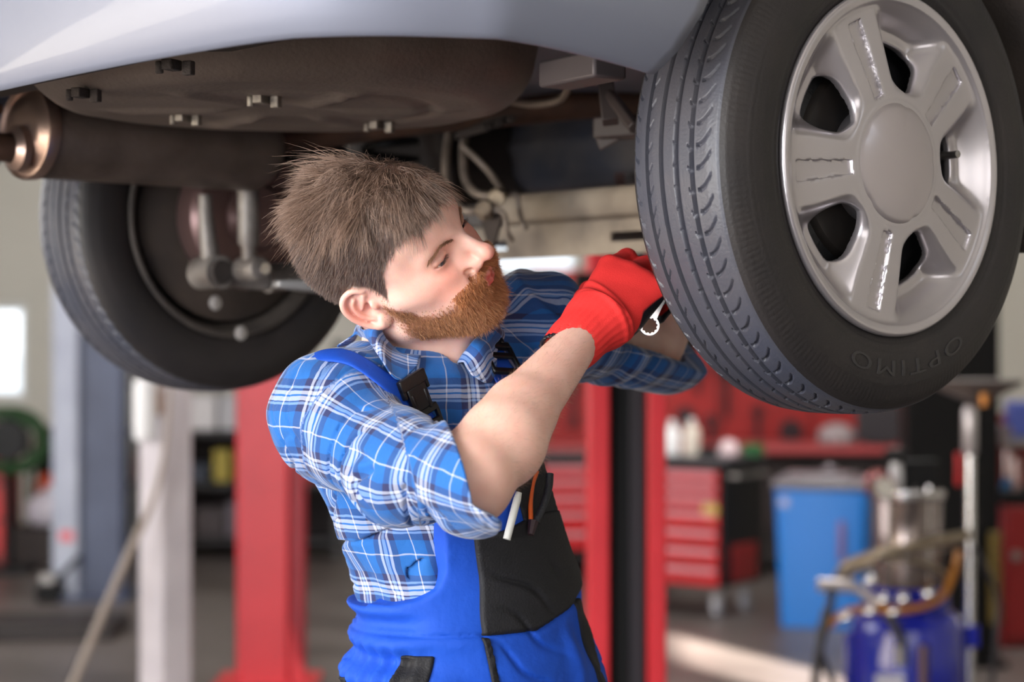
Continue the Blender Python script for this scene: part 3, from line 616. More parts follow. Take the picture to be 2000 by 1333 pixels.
# --- spare wheel well
def well():
    cx, cy = -0.375, -0.055
    def f(p):
        x, y, z = p[:, 0]-cx, p[:, 1]-cy, p[:, 2]; r = np.sqrt(x*x+y*y); a = np.arctan2(y, x)
        rr = r-0.02*np.maximum(z-0.1, 0)/0.1
        d2 = np.stack([rr-0.275, 0.155-z], -1)                        # rounded cup pointing down
        d = np.sqrt((np.maximum(d2, 0)**2).sum(-1))+np.minimum(d2.max(-1), 0)-0.055
        d += 0.006*np.exp(-((r-0.2)/0.012)**2)*(0.5+0.5*np.cos(a*1.0+0.5))     # pressed ring
        for k in range(6):
            aa = k*PI/3+0.35; u = x*np.cos(aa)+y*np.sin(aa); w_ = -x*np.sin(aa)+y*np.cos(aa)
            d -= 0.0075*np.exp(-(w_/0.014)**2)*sst(u, 0.05, 0.10)*(1-sst(u, 0.20, 0.25))
        d += 0.004*np.exp(-(r/0.05)**2)
        d -= 0.0015*np.sin(x*31+y*17)*np.sin(y*23)
        return np.maximum(d, z-0.28)
    v, q = surface(f, (cx-.36, cy-.36, .06), (cx+.36, cy+.36, .30), 0.008)
    w_ = link('spare_wheel_well', mesh_np('spare_wheel_well', v, q), M_under, car, smooth=60)
    M_clip = dusty('clip_steel', (150, 140, 128), (90, 80, 72), 0.5, 40, 0.4)
    def onw(px, py, d):
        p = at(px, py, d)-CO; c, s = math.cos(-CA), math.sin(-CA); return V((c*p.x-s*p.y, s*p.x+c*p.y, p.z))
    for px, py, m in ((335, 134, M_liner), (157, 188, M_liner), (510, 200, M_clip), (357, 236, M_clip), (735, 250, M_clip)):
        q = onw(px, py, (CO.z+0.093-EYE)*FPX/(CY-py)); q.z = 0.097
        bb = MB(); bb.box(q, (0.022, 0.014, 0.012), 0.4); bb.box(q+V((0.016, -0.010, -0.003)), (0.010, 0.012, 0.016), 0.4); bb.cyl(q+V((-0.012, 0.006, 0.004)), q+V((-0.012, 0.006, -0.010)), 0.005, 8)
        bb.build('clip', m, w_, bevel=0.0015)
well()
b = MB(); b.ring_loft([[V((x, y, z)) for x, z in ((-0.70, 0.22), (-0.66, 0.13), (-0.60, 0.13), (-0.56, 0.22))] for y in (-0.46, 0.46)]); b.build('tail_panel', M_liner, car, bevel=0.01)

# --- exhaust
def muffler():
    y0, z0, R = 0.405, 0.097, 0.0675
    def ring(x, k, n=48): return [V((x, y0+k*R*1.12*math.cos(2*PI*j/n), z0+k*R*math.sin(2*PI*j/n))) for j in range(n)]
    b = MB(); b.ring_loft([ring(x, k) for x, k in ((-0.507, 0.985), (-0.500, 1.0), (-0.12, 1.0), (-0.105, 0.96), (-0.095, 0.88), (-0.09, 0.7))]); m_ = b.build('muffler', M_muffler, car, smooth=50)
    b = MB(); b.ring_loft([ring(x, k) for x, k in ((-0.498, 1.01), (-0.498, 1.04), (-0.512, 1.05), (-0.516, 1.03), (-0.510, 0.96), (-0.512, 0.86), (-0.520, 0.74), (-0.524, 0.55), (-0.525, 0.3))], True, True); b.build('end_cap', M_cap, m_, smooth=50)
    b = MB(); b.tube(spline([(-0.52, y0-0.008, z0-0.026), (-0.60, y0-0.008, z0-0.026), (-0.66, y0-0.0, z0-0.027), (-0.74, y0+0.03, z0-0.035)], 20), 0.021, 20); b.build('tail_pipe', M_rust, m_, smooth=60)
    MB().lathe([(0.021, 0.0), (0.034, 0.0), (0.034, 0.012), (0.022, 0.02)], (-0.524, y0-0.008, z0-0.026), (-1, 0, 0), 24).build('pipe_flange', M_cap, m_)
    b = MB(); b.tube(spline([(-0.50, y0+0.09, 0.25), (-0.54, y0+0.085, 0.19), (-0.56, y0+0.06, 0.14), (-0.545, y0+0.02, 0.13)], 12), 0.008, 8); b.box((-0.55, y0+0.1, 0.17), (0.05, 0.03, 0.06)); b.build('hanger', M_rust, m_, smooth=50)
    b = MB(); b.tube(spline([(-0.10, y0, z0+0.01), (0.05, y0-0.02, z0+0.04), (0.25, y0-0.12, 0.17), (0.6, y0-0.32, 0.2), (1.5, y0-0.36, 0.2)], 40), 0.024, 16); b.build('exhaust_pipe', M_rust, car, smooth=60)
muffler()

# --- rear axle, arms, dampers, drums on both sides
for s in (1, -1):
    b = MB(); b.lathe([(0, 0.56), (0.115, 0.56), (0.125, 0.57), (0.125, 0.60), (0.118, 0.625), (0.0, 0.64)], (0, 0, 0), (0, s, 0), 48); b.build('brake_drum', M_brownsteel, car, smooth=40)
    b = MB(); b.lathe([(0.0, 0.545), (0.05, 0.545), (0.06, 0.555), (0.06, 0.565), (0.0, 0.566)], (0, 0, 0), (0, s, 0), 32); b.build('hub_carrier', M_brownsteel, car, smooth=40)
    # lower control arm with its bush eye, and the damper
    k0 = 0.0 if s > 0 else 0.10
    b = MB(); b.tube([(k0+-0.132, s*0.515, 0.03), (k0+-0.128, s*0.515, -0.03), (k0+-0.120, s*0.515, -0.085)], [0.011, 0.014, 0.017], 14)
    b.tube([(k0+-0.120, s*0.485, -0.099), (k0+-0.120, s*0.545, -0.099)], 0.028, 28); b.tube([(k0+-0.115, s*0.52, -0.104), (k0+-0.02, s*0.50, -0.108)], [0.018, 0.020], 14); b.tube([(k0+-0.02, s*0.50, -0.108), (k0+0.10, s*0.50, -0.09), (k0+0.46, s*0.49, -0.03)], 0.024, 14)
    o = b.build('trailing_arm', M_greysteel, car, smooth=45)
    MB().lathe([(0.0, -0.004), (0.019, -0.004), (0.021, 0.004), (0.0, 0.004)], (k0+-0.120, s*0.482, -0.099), (0, 1, 0), 20).build('bush', M_liner, o)
    b = MB(); b.tube([(k0+-0.086, s*0.455, -0.055), (k0+-0.094, s*0.45, 0.28)], 0.0175, 20); b.tube([(k0+-0.084, s*0.455, -0.095), (k0+-0.086, s*0.455, -0.05)], 0.013, 16); o = b.build('shock_absorber', M_greysteel, car, smooth=45)
    MB().lathe([(0.0, -0.03), (0.018, -0.03), (0.021, -0.025), (0.021, 0.025), (0.018, 0.03), (0, 0.03)], (k0+-0.082, s*0.455, -0.094), (0, 1, 0), 24).build('lower_eye', M_greysteel, o, smooth=40)
    MB().lathe([(0.0, -0.044), (0.010, -0.044), (0.011, 0.042), (0, 0.044)], (k0+-0.082, s*0.455, -0.094), (0, 1, 0), 8).build('bolt', M_chrome, o)
    b = MB(); b.ring_loft([[V((k0+-0.045, s*0.44+dy, -0.118+dz)) for dy, dz in ((-0.01, -0.006), (0.01, -0.006), (0.012, 0.006), (-0.012, 0.006))], [V((k0+0.03, s*0.42+dy, -0.122+dz)) for dy, dz in ((-0.02, -0.010), (0.02, -0.010), (0.02, 0.008), (-0.02, 0.012))], [V((k0+0.13, s*0.40+dy, -0.09+dz)) for dy, dz in ((-0.012, -0.006), (0.012, -0.006), (0.012, 0.006), (-0.012, 0.006))]]); b.build('axle_arm', mat('satin_arm', (150, 148, 148), 0.4, 0.4), car, bevel=0.004)
    hp = [((0.19 if s > 0 else 0.225)+0.045*math.cos(i*0.42), (0.43 if s > 0 else -0.505)+0.045*math.sin(i*0.42), -0.02+0.0021*i) for i in range(120)]
    MB().tube(hp, 0.007, 8).build('coil_spring', M_black, car, smooth=180)

# --- cross beam ahead of the axle, with slots, then tank, pipes and brackets
xb = 0.40
b = MB()
b.ring_loft([[V((xb+dx, y, z)) for dx, z in ((0.0, -0.012), (-0.022, -0.002), (-0.03, 0.012), (-0.03, 0.032), (-0.022, 0.044), (0.06, 0.05), (0.06, -0.012))] for y in (-0.58, 0.36)])
b.build('cross_beam', M_beige, car, bevel=0.004)
# lower flange plate made of strips around two slots
b = MB(); z0, z1 = -0.068, -0.010; th = 0.006
slots = [(-0.05, 0.085, -0.047, -0.031), (0.345, 0.432, -0.052, -0.035)]
ys = sorted({-0.58, 0.62, *[q for s_ in slots for q in s_[:2]]}); 
for i in range(len(ys)-1):
    ym = (ys[i]+ys[i+1])/2; sl = [s_ for s_ in slots if s_[0] < ym < s_[1]]
    if sl:
        b.box((xb-0.012, ym, (z0+sl[0][2])/2), (th, ys[i+1]-ys[i], sl[0][2]-z0)); b.box((xb-0.012, ym, (z1+sl[0][3])/2), (th, ys[i+1]-ys[i], z1-sl[0][3]))
    else: b.box((xb-0.012, ym, (z0+z1)/2), (th, ys[i+1]-ys[i], z1-z0))
b.build('beam_flange', M_beige, car)
b = MB(); b.ring_loft([[V((xb+dx, y, z)) for dx, z in ((0.0, -0.012), (-0.018, -0.004), (-0.018, 0.03), (0.0, 0.036), (0.06, 0.036), (0.06, -0.012))] for y in (0.37, 0.62)]); b.build('beam_end', M_greysteel, car, bevel=0.006)
def tank():
    f = lambda p: smin(s_box(p, (0.72, 0.02, 0.165), (0.19, 0.50, 0.105), 0.05), s_box(p, (0.72, -0.16, 0.13), (0.215, 0.26, 0.10), 0.05), 0.02)+0.004*np.sin(p[:, 1]*16)*np.cos(p[:, 2]*20)+0.008*np.exp(-((p[:, 2]-0.15)/0.012)**2)*-1+0.006*np.exp(-((p[:, 1]+0.02)/0.03)**2)
    v, q = surface(f, (.45, -.56, .0), (.98, .56, .32), 0.012); o = link('fuel_tank', mesh_np('fuel_tank', v, q), M_tank, car, smooth=60)
    for y in (-0.30, 0.18): MB().ring_loft([[V((xb+0.10+dx, y+w_, z)) for w_ in (-0.012, 0.012)] for dx, z in ((0.02, 0.035), (0.005, 0.05), (0.0, 0.08))], False, False).build('tank_strap', M_brownsteel, o, solid=0.003)
tank()
M_pipe = dusty('dusty_pipe', (134, 120, 108), (100, 88, 78), 0.5, 30, 0.2)
for k, (pts, r) in enumerate((
    ([(881, 232, 3.36), (872, 300, 3.3), (872, 352, 3.26), (888, 396, 3.22), (912, 412, 3.2), (940, 412, 3.2)], 0.0075),
    ([(915, 232, 3.38), (905, 290, 3.32), (908, 348, 3.28), (930, 378, 3.24), (962, 384, 3.22)], 0.0075),
    ([(968, 384, 3.22), (998, 380, 3.22), (1010, 384, 3.22), (1014, 410, 3.22), (1022, 440, 3.2), (1030, 448, 3.2)], 0.0045),
    ([(944, 416, 3.18), (965, 408, 3.18), (985, 420, 3.18), (990, 450, 3.18), (1000, 470, 3.2)], 0.0045),
    ([(985, 196, 3.0), (1040, 204, 3.0), (1090, 196, 2.98), (1108, 176, 2.96), (1120, 150, 2.95)], 0.006),
    ([(900, 282, 3.3), (950, 330, 3.3), (978, 368, 3.26)], 0.006))):
    q = []
    for px, py, d in pts:
        p = at(px, py, d)-CO; c, s = math.cos(-CA), math.sin(-CA); q.append(V((c*p.x-s*p.y, s*p.x+c*p.y, p.z)))
    MB().tube(spline(q, 40), r, 10).build('brake_pipe', M_pipe, car, smooth=180)
def carp(px, py, d):
    p = at(px, py, d)-CO; c, s = math.cos(-CA), math.sin(-CA); return V((c*p.x-s*p.y, s*p.x+c*p.y, p.z))
M_fit = dusty('fitting_steel', (176, 158, 134), (128, 112, 96), 0.45, 30, 0.4)
for px, py, d, ax in ((946, 412, 3.19, (1, 1, -0.2)), (972, 384, 3.21, (1, 1, 0.3))):
    q = carp(px, py, d); MB().lathe([(0, -0.02), (0.012, -0.02), (0.015, -0.012), (0.015, 0.010), (0.010, 0.014), (0.008, 0.024), (0, 0.024)], q, ax, 8).build('pipe_fitting', M_fit, car)
b = MB(); q = carp(958, 440, 3.22); b.add([q+V((0, 0.03, 0.02)), q+V((0, -0.03, 0.02)), q+V((0, 0.0, -0.05)), q+V((0.006, 0.03, 0.02)), q+V((0.006, -0.03, 0.02)), q+V((0.006, 0, -0.05))], [(0, 1, 2), (3, 5, 4), (0, 3, 4, 1), (1, 4, 5, 2), (2, 5, 3, 0)]); b.build('pipe_bracket', M_liner, car)
# grey bracket box and hanger beside the bumper corner, tank-side strut
q0, q1 = carp(1062, 150, 2.5), carp(1215, 118, 2.36)
b = MB(); dirv = (q1-q0).normalized(); L_ = (q1-q0).length; R3 = Matrix.Rotation(math.atan2(dirv.y, dirv.x), 3, 'Z')
b.box((q0+q1)/2+V((0, 0, -0.002)), (L_*0.72, 0.05, 0.034), R3); b.build('bumper_bracket', mat('bracket_grey', (92, 84, 86), 0.5, 0.3), car, bevel=0.004)
b = MB(); b.tube([carp(1180, 130, 2.75), carp(1192, 240, 2.72)], 0.016, 4); b.tube([carp(1180, 170, 2.75), carp(1240, 250, 2.65)], 0.010, 6); b.build('hanger_strut', mat('strut_brown', (58, 48, 46), 0.6), car, bevel=0.002)
b = MB(); b.box(carp(1215, 250, 2.80), (0.05, 0.07, 0.03), 0.3); b.add([carp(1160, 262, 2.82), carp(1240, 258, 2.80), carp(1172, 296, 2.82), carp(1160, 262, 2.85), carp(1240, 258, 2.83), carp(1172, 296, 2.85)], [(0, 1, 2), (3, 5, 4), (0, 3, 4, 1), (1, 4, 5, 2), (2, 5, 3, 0)]); b.build('tank_bracket', mat('strut_brown', (0, 0, 0)), car, bevel=0.003)
b = MB()
for i in range(3): b.tube([carp(1000-i*24, 232+i*8, 3.15), carp(920-i*16, 246+i*10, 3.35)], 0.007, 8)
b.build('heat_shield_rib', M_liner, car)

# ------------------------------------------------------------------ wheels (outward = local -y)
R_T = 0.302
M_tyre = mat('tyre_rubber', (62, 64, 75), 0.44, noise=(76, 74, 80), nscale=9, bump=0.15, bscale=300, spec=0.5)  # worn tread; light from the left is also put into this paler blue-grey
M_alloy = mat('alloy_paint', (186, 180, 184), 0.28, 0.75, coat=0.5)
M_alloyc = mat('alloy_cap_paint', (186, 178, 182), 0.28, 0.75, coat=0.4)
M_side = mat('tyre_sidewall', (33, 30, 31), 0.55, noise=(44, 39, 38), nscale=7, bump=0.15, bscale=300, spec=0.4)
def tyre_mesh():
    half = [(0.0, 0.302), (0.03, 0.3015), (0.05, 0.2995), (0.062, 0.2965), (0.071, 0.2905), (0.0765, 0.283), (0.081, 0.272), (0.0845, 0.258), (0.0855, 0.245), (0.0845, 0.232), (0.0815, 0.2195), (0.0780, 0.2105), (0.0740, 0.2035), (0.066, 0.198)]
    d = [0]; 
    for a, b_ in zip(half[:-1], half[1:]): d.append(d[-1]+math.hypot(b_[0]-a[0], b_[1]-a[1]))
    fine = np.concatenate([np.linspace(0, d[4], 62), np.linspace(d[4], d[-1], 40)[1:]])
    hw = np.interp(fine, d, [h[0] for h in half]); hr = np.interp(fine, d, [h[1] for h in half])
    w_ = np.concatenate([-hw[::-1], hw[1:]]); r_ = np.concatenate([hr[::-1], hr[1:]])
    NT = 1400; th = np.arange(NT)/NT*2*PI; T, Wd = np.meshgrid(th, w_, indexing='ij'); Rr = np.repeat(r_[None], NT, 0).copy()
    tread = Rr > 0.289
    g = np.zeros_like(Rr)
    for gc, gw in ((-0.040, 0.0022), (-0.0165, 0.0027), (0.0065, 0.0027), (0.030, 0.0024)):
        g = np.maximum(g, 1-sst(np.abs(Wd-gc), gw*0.75, gw*1.25))
    # curved notches between the ribs and at the shoulders
    n = 64
    def notch(w0, w1, slope, width, ph, cnt=n):
        u = (T/(2*PI)*cnt+ph+slope*(Wd-w0)/0.02) % 1.0; u = np.minimum(u, 1-u)
        return (1-sst(u, width*0.6, width))*((Wd > min(w0, w1)) & (Wd < max(w0, w1)))
    hook = lambda w0, w1, s_, ph: notch(w0, w1, s_, 0.09, ph, 76)
    g = np.maximum(g, 0.35*hook(-0.0375, -0.031, 1.3, 0.1)); g = np.maximum(g, 0.5*hook(0.0015, 0.0062, -1.3, 0.5)); g = np.maximum(g, 0.5*hook(0.0235, 0.0290, -1.5, 0.3)); pass
    def curl_notch(w0, w1, ph, wd):
        k = (Wd-w0)/(w1-w0); u = (T/(2*PI)*76+ph+0.75*k*k) % 1.0; u = np.minimum(u, 1-u)
        return (1-sst(u, wd*0.5, wd))*(k > 0)*(k < 1)*(1-0.6*np.clip(k, 0, 1))
    g = np.maximum(g, 0.75*curl_notch(0.0365, 0.056, 0.2, 0.11)); g = np.maximum(g, 0.6*curl_notch(-0.054, -0.068, 0.7, 0.10))
    Rr -= 0.0068*g*tread*sst(Rr, 0.288, 0.293)
    # fine ribs on the shoulder and rings on the side wall
    sh = sst(Rr, 0.262, 0.272)*(1-sst(Rr, 0.284, 0.289)); Rr -= 0.0005*sh*(np.cos(T*240) > 0.3)
    side = np.zeros_like(Rr)
    for rc in (0.2275, 0.2655, 0.2185): side += 0.0012*np.exp(-((Rr-rc)/0.0012)**2)*(np.abs(Wd) > 0.06)
    Wd = Wd+np.sign(Wd)*side
    v = np.stack([Rr*np.cos(T), -Wd, Rr*np.sin(T)], -1).reshape(-1, 3); m_ = len(w_)
    i = np.arange(NT)[:, None]; j = np.arange(m_-1)[None]; i2 = (i+1) % NT
    q = np.stack([i*m_+j, i*m_+j+1, i2*m_+j+1, i2*m_+j], -1).reshape(-1, 4)
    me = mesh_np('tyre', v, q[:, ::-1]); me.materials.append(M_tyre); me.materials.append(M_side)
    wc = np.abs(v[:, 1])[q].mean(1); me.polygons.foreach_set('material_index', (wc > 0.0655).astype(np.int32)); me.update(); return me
def rim_mesh():
    ang = [math.radians(a) for a in (186, 258, 330, 42, 114)]
    def f(p):
        x, w_, z = p[:, 0], -p[:, 1], p[:, 2]; r = np.sqrt(x*x+z*z); a = np.arctan2(z, x)
        s = np.full_like(a, 9.0)
        for q in ang:
            dlt = np.abs((a-q+PI) % (2*PI)-PI); s = np.minimum(s, dlt)
        u, t = r*np.cos(s), r*np.sin(s)                                 # along and across the nearest spoke
        hw = 0.030+0.010*sst(u, 0.08, 0.17)                             # half width of the flat of a spoke
        e = smin(smin(t-hw, 0.190-r, 0.016), r-0.086, 0.016)
        wf = 0.0845-0.0075*sst(r, 0.07, 0.19)-0.026*sst(e, -0.002, 0.030)   # convex cover, scooped between the spokes
        face = np.maximum(np.abs(w_-wf+0.006)-0.006, r-0.197)
        d2 = smin(smin(t-hw-0.011-0.003*sst(u, 0.09, 0.14), r-0.087, 0.020), 0.150-r, 0.026)
        d = smax(face, d2, 0.004)
        ch = np.maximum(np.maximum(np.abs(t)-0.0085-0.0035*sst(u, 0.09, 0.17), np.maximum(0.084-u, u-0.178)), -(w_-wf+0.0048)); d = smax(d, -ch, 0.0016)
        # barrel and lips
        barrel = np.maximum(np.abs(r-0.1875-0.012*sst(np.abs(w_), 0.05, 0.075))-0.004, np.abs(w_)-0.081)
        d = smin(d, barrel, 0.012)
        lip = np.sqrt((r-0.2030)**2+(np.abs(w_)-0.079)**2)-0.0046; d = smin(d, lip, 0.006)
        hub = np.maximum(r-0.07, np.abs(w_-0.045)-0.034); return smin(d, hub, 0.01)
    v, q = surface(f, (-.215, -.09, -.215), (.215, .09, .215), 0.0026, newton=3)
    return mesh_np('rim', v, q)
def text_mesh(s, size):
    cu = bpy.data.curves.new('t', 'FONT'); cu.body = s; cu.size = size; cu.extrude = 0.0; cu.space_character = 1.25; cu.fill_mode = 'BOTH'; cu.resolution_u = 4
    o = bpy.data.objects.new('t', cu); COL.objects.link(o); dg = bpy.context.evaluated_depsgraph_get(); me = bpy.data.meshes.new_from_object(o.evaluated_get(dg)); bpy.data.objects.remove(o); return me
def sidewall_text(parent):
    me = text_mesh('OPTIMO', 0.044); b = bmesh.new(); b.from_mesh(me); bmesh.ops.subdivide_edges(b, edges=b.edges, cuts=1)
    xs = [v.co.x for v in b.verts]; xm = (min(xs)+max(xs))/2
    for v in b.verts:
        r = 0.236+v.co.y*0.62; a = math.radians(-85)-(v.co.x-xm)*1.18/0.246      # clockwise as seen from outside, tops outwards
        wv = np.interp(r, [0.2195, 0.232, 0.245, 0.258, 0.272], [0.0815, 0.0845, 0.0855, 0.0845, 0.081])+0.0003
        v.co = V((r*math.cos(a), -wv, r*math.sin(a)))
    ex = bmesh.ops.extrude_face_region(b, geom=b.faces[:]); [setattr(g, 'co', g.co+V((0, -0.0009, 0))) for g in ex['geom'] if isinstance(g, bmesh.types.BMVert)]
    b.to_mesh(me); b.free(); link('sidewall_lettering', me, mat('tyre_letter_rubber', (44, 41, 42), 0.42), parent, smooth=0)
def wheel(y, rz, full):
    w_ = bpy.data.objects.new('wheel', None); COL.objects.link(w_); w_.parent = car; w_.location = (0, y, 0); w_.rotation_euler = (0, 0, rz); return w_
def add(o, parent): o.parent = parent; return o
wn = wheel(-0.71, 0, True)
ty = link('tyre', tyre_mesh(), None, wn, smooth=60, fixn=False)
rm = link('rim', rim_mesh(), M_alloy, wn, smooth=55)
sidewall_text(ty)
# centre cap with its scalloped edge
b = MB(); rings = []
for k, h in ((0.0, 0.0935), (0.35, 0.0928), (0.65, 0.0906), (0.88, 0.0872), (0.97, 0.0852), (1.0, 0.0836), (1.0, 0.076)):
    rr = [0.0740-0.0022*max(0, math.cos(5*(2*PI*j/90-math.radians(186+36))))**10 for j in range(90)]
    rings.append([V((max(k, 0.004)*rr[j]*math.cos(2*PI*j/90), -h, max(k, 0.004)*rr[j]*math.sin(2*PI*j/90))) for j in range(90)])
b.ring_loft(rings, True, False); b.build('centre_cap', M_alloyc, rm, smooth=50)
a = math.radians(8); va = V((0.148*math.cos(a), -0.032, 0.148*math.sin(a))); b = MB(); b.lathe([(0.0, 0.0), (0.006, 0.0), (0.006, 0.018), (0.0048, 0.02), (0.0048, 0.038), (0.0, 0.039)], va, (-0.12, -1, 0.02), 12); b.build('valve_stem', M_steel, rm)
b = MB(); b.lathe([(0.0, 0.020), (0.06, 0.024), (0.10, 0.036), (0.14, 0.030), (0.165, 0.012), (0.186, 0.006), (0.186, 0.0), (0.16, 0.004), (0.0, 0.012)], (0, 0, 0), (0, -1, 0), 64); b.build('wheel_disc', mat('black_wheel_steel', (24, 24, 27), 0.5, bump=0.3, bscale=200), rm, smooth=40)
b = MB(); b.lathe([(0.0, -0.03), (0.118, -0.03), (0.124, -0.022), (0.124, 0.02), (0.118, 0.026), (0.0, 0.03)], (0, -0.01, 0), (0, 1, 0), 48); b.build('brake_cover', mat('dark_brake', (26, 25, 27), 0.55, noise=(52, 44, 38), nscale=12), car, smooth=40, loc=(0, -0.71, 0))
wf = wheel(0.71, PI, True)
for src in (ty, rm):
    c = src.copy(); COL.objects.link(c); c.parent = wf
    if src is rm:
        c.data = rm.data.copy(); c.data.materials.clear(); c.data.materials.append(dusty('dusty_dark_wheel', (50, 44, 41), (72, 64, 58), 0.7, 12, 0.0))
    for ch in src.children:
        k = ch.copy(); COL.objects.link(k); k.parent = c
b = MB(); b.lathe([(0, 0.645), (0.172, 0.645), (0.178, 0.65), (0.172, 0.66), (0, 0.66)], (0, 0, 0), (0, 1, 0), 48); b.build('splash_shield', dusty('shield_brown', (70, 58, 50), (46, 38, 34), 0.7, 9), car, smooth=40)
# steel inside of the far wheel is brown with dust: wheel weights on its lip
for px, py, d, sz in ((420, 592, 3.345, 0.02), (470, 651, 3.35, 0.016)):
    q = carp(px, py, d); MB().lathe([(0, -0.004), (0.010, -0.003), (0.013, 0.001), (0.0, 0.005)], V((q.x, 0.0, q.z)), (0, -1, 0), 16).build('wheel_weight', mat('weight_zinc', (196, 190, 186), 0.4, 0.5), car, loc=(0, q.y, 0))
# ================================================================== the mechanic
PB = V((-0.05, 2.44, 0.0))
person = thing('person', 'bearded person in plaid shirt and blue overalls reaching behind the raised wheel', 'person', PB)
VOX = 0.0022
def wv(px, py, d): return A(at(px, py, d))
def nrm(v): v = np.asarray(v, dtype=np.float64); return v/np.linalg.norm(v)
# --- skeleton (world metres)
RS, SM, RE, RW = wv(648, 808, 2.27), wv(780, 918, 2.165), wv(918, 926, 2.08), wv(1158, 634, 2.30)
LS, LE, LW = wv(1062, 632, 2.50), wv(1268, 668, 2.72), A([0.284, 2.812, 1.6425])
NB = wv(832, 712, 2.405)
# head frame
psi, tau, rho = math.radians(33), math.radians(10.5), math.radians(37)
HF = nrm([math.cos(tau)*math.cos(psi), -math.sin(psi), math.sin(tau)*math.cos(psi)])
u0 = nrm([-math.sin(tau), 0, math.cos(tau)]); u0 = nrm(u0-HF*u0.dot(HF)); s0 = np.cross(HF, u0)
HU = math.cos(rho)*u0+math.sin(rho)*s0; HS = math.cos(rho)*s0-math.sin(rho)*u0       # up, towards the right ear
HM = np.stack([HF, -HS, HU]).astype(F4)                                              # rows: forward, left, up
HC = A([-0.1340, 2.30, 1.5925])
def hl(p): return (p-HC)@HM.T
def hw_(q): return np.asarray(q, dtype=F4)@HM+HC
# torso frame: l = towards his left, f = front
TL, TF = A([0.70, 0.714, 0]), A([0.714, -0.70, 0])
ROWS = [(660, 838, 0.120, 0.080, 2.40), (730, 848, 0.160, 0.098, 2.40), (800, 842, 0.166, 0.112, 2.41), (900, 832, 0.164, 0.116, 2.42), (1000, 862, 0.156, 0.113, 2.43), (1100, 897, 0.147, 0.107, 2.44), (1200, 919, 0.146, 0.107, 2.44), (1300, 930, 0.160, 0.116, 2.45), (1420, 936, 0.168, 0.120, 2.45), (1560, 940, 0.166, 0.116, 2.45)]
TZ = np.array([at(0, r[0], r[4]).z for r in ROWS])[::-1]; TXc = np.array([at(r[1], 0, r[4]).x for r in ROWS])[::-1]
TWA = np.array([r[2] for r in ROWS])[::-1]; TWB = np.array([r[3] for r in ROWS])[::-1]; TYc = np.array([r[4] for r in ROWS])[::-1]
def tcoord(p):
    z = p[:, 2]; cx = np.interp(z, TZ, TXc); cy = np.interp(z, TZ, TYc); dx, dy = p[:, 0]-cx, p[:, 1]-cy
    return (dx*TL[0]+dy*TL[1]).astype(F4), (dx*TF[0]+dy*TF[1]).astype(F4), np.interp(z, TZ, TWA).astype(F4), np.interp(z, TZ, TWB).astype(F4)
def s_torso(p, grow=0.0, top=1.515):
    a, b, wa, wb = tcoord(p); wa, wb = wa+grow, wb+grow
    k0 = np.sqrt((a/wa)**2+(b/wb)**2); k1 = np.sqrt((a/wa**2)**2+(b/wb**2)**2)
    d = k0*(k0-1)/np.maximum(k1, 1e-4); d = np.where(k0 < 0.25, -0.08, d)
    return smax(smax(d, p[:, 2]-top, 0.07), 0.80-p[:, 2], 0.02)

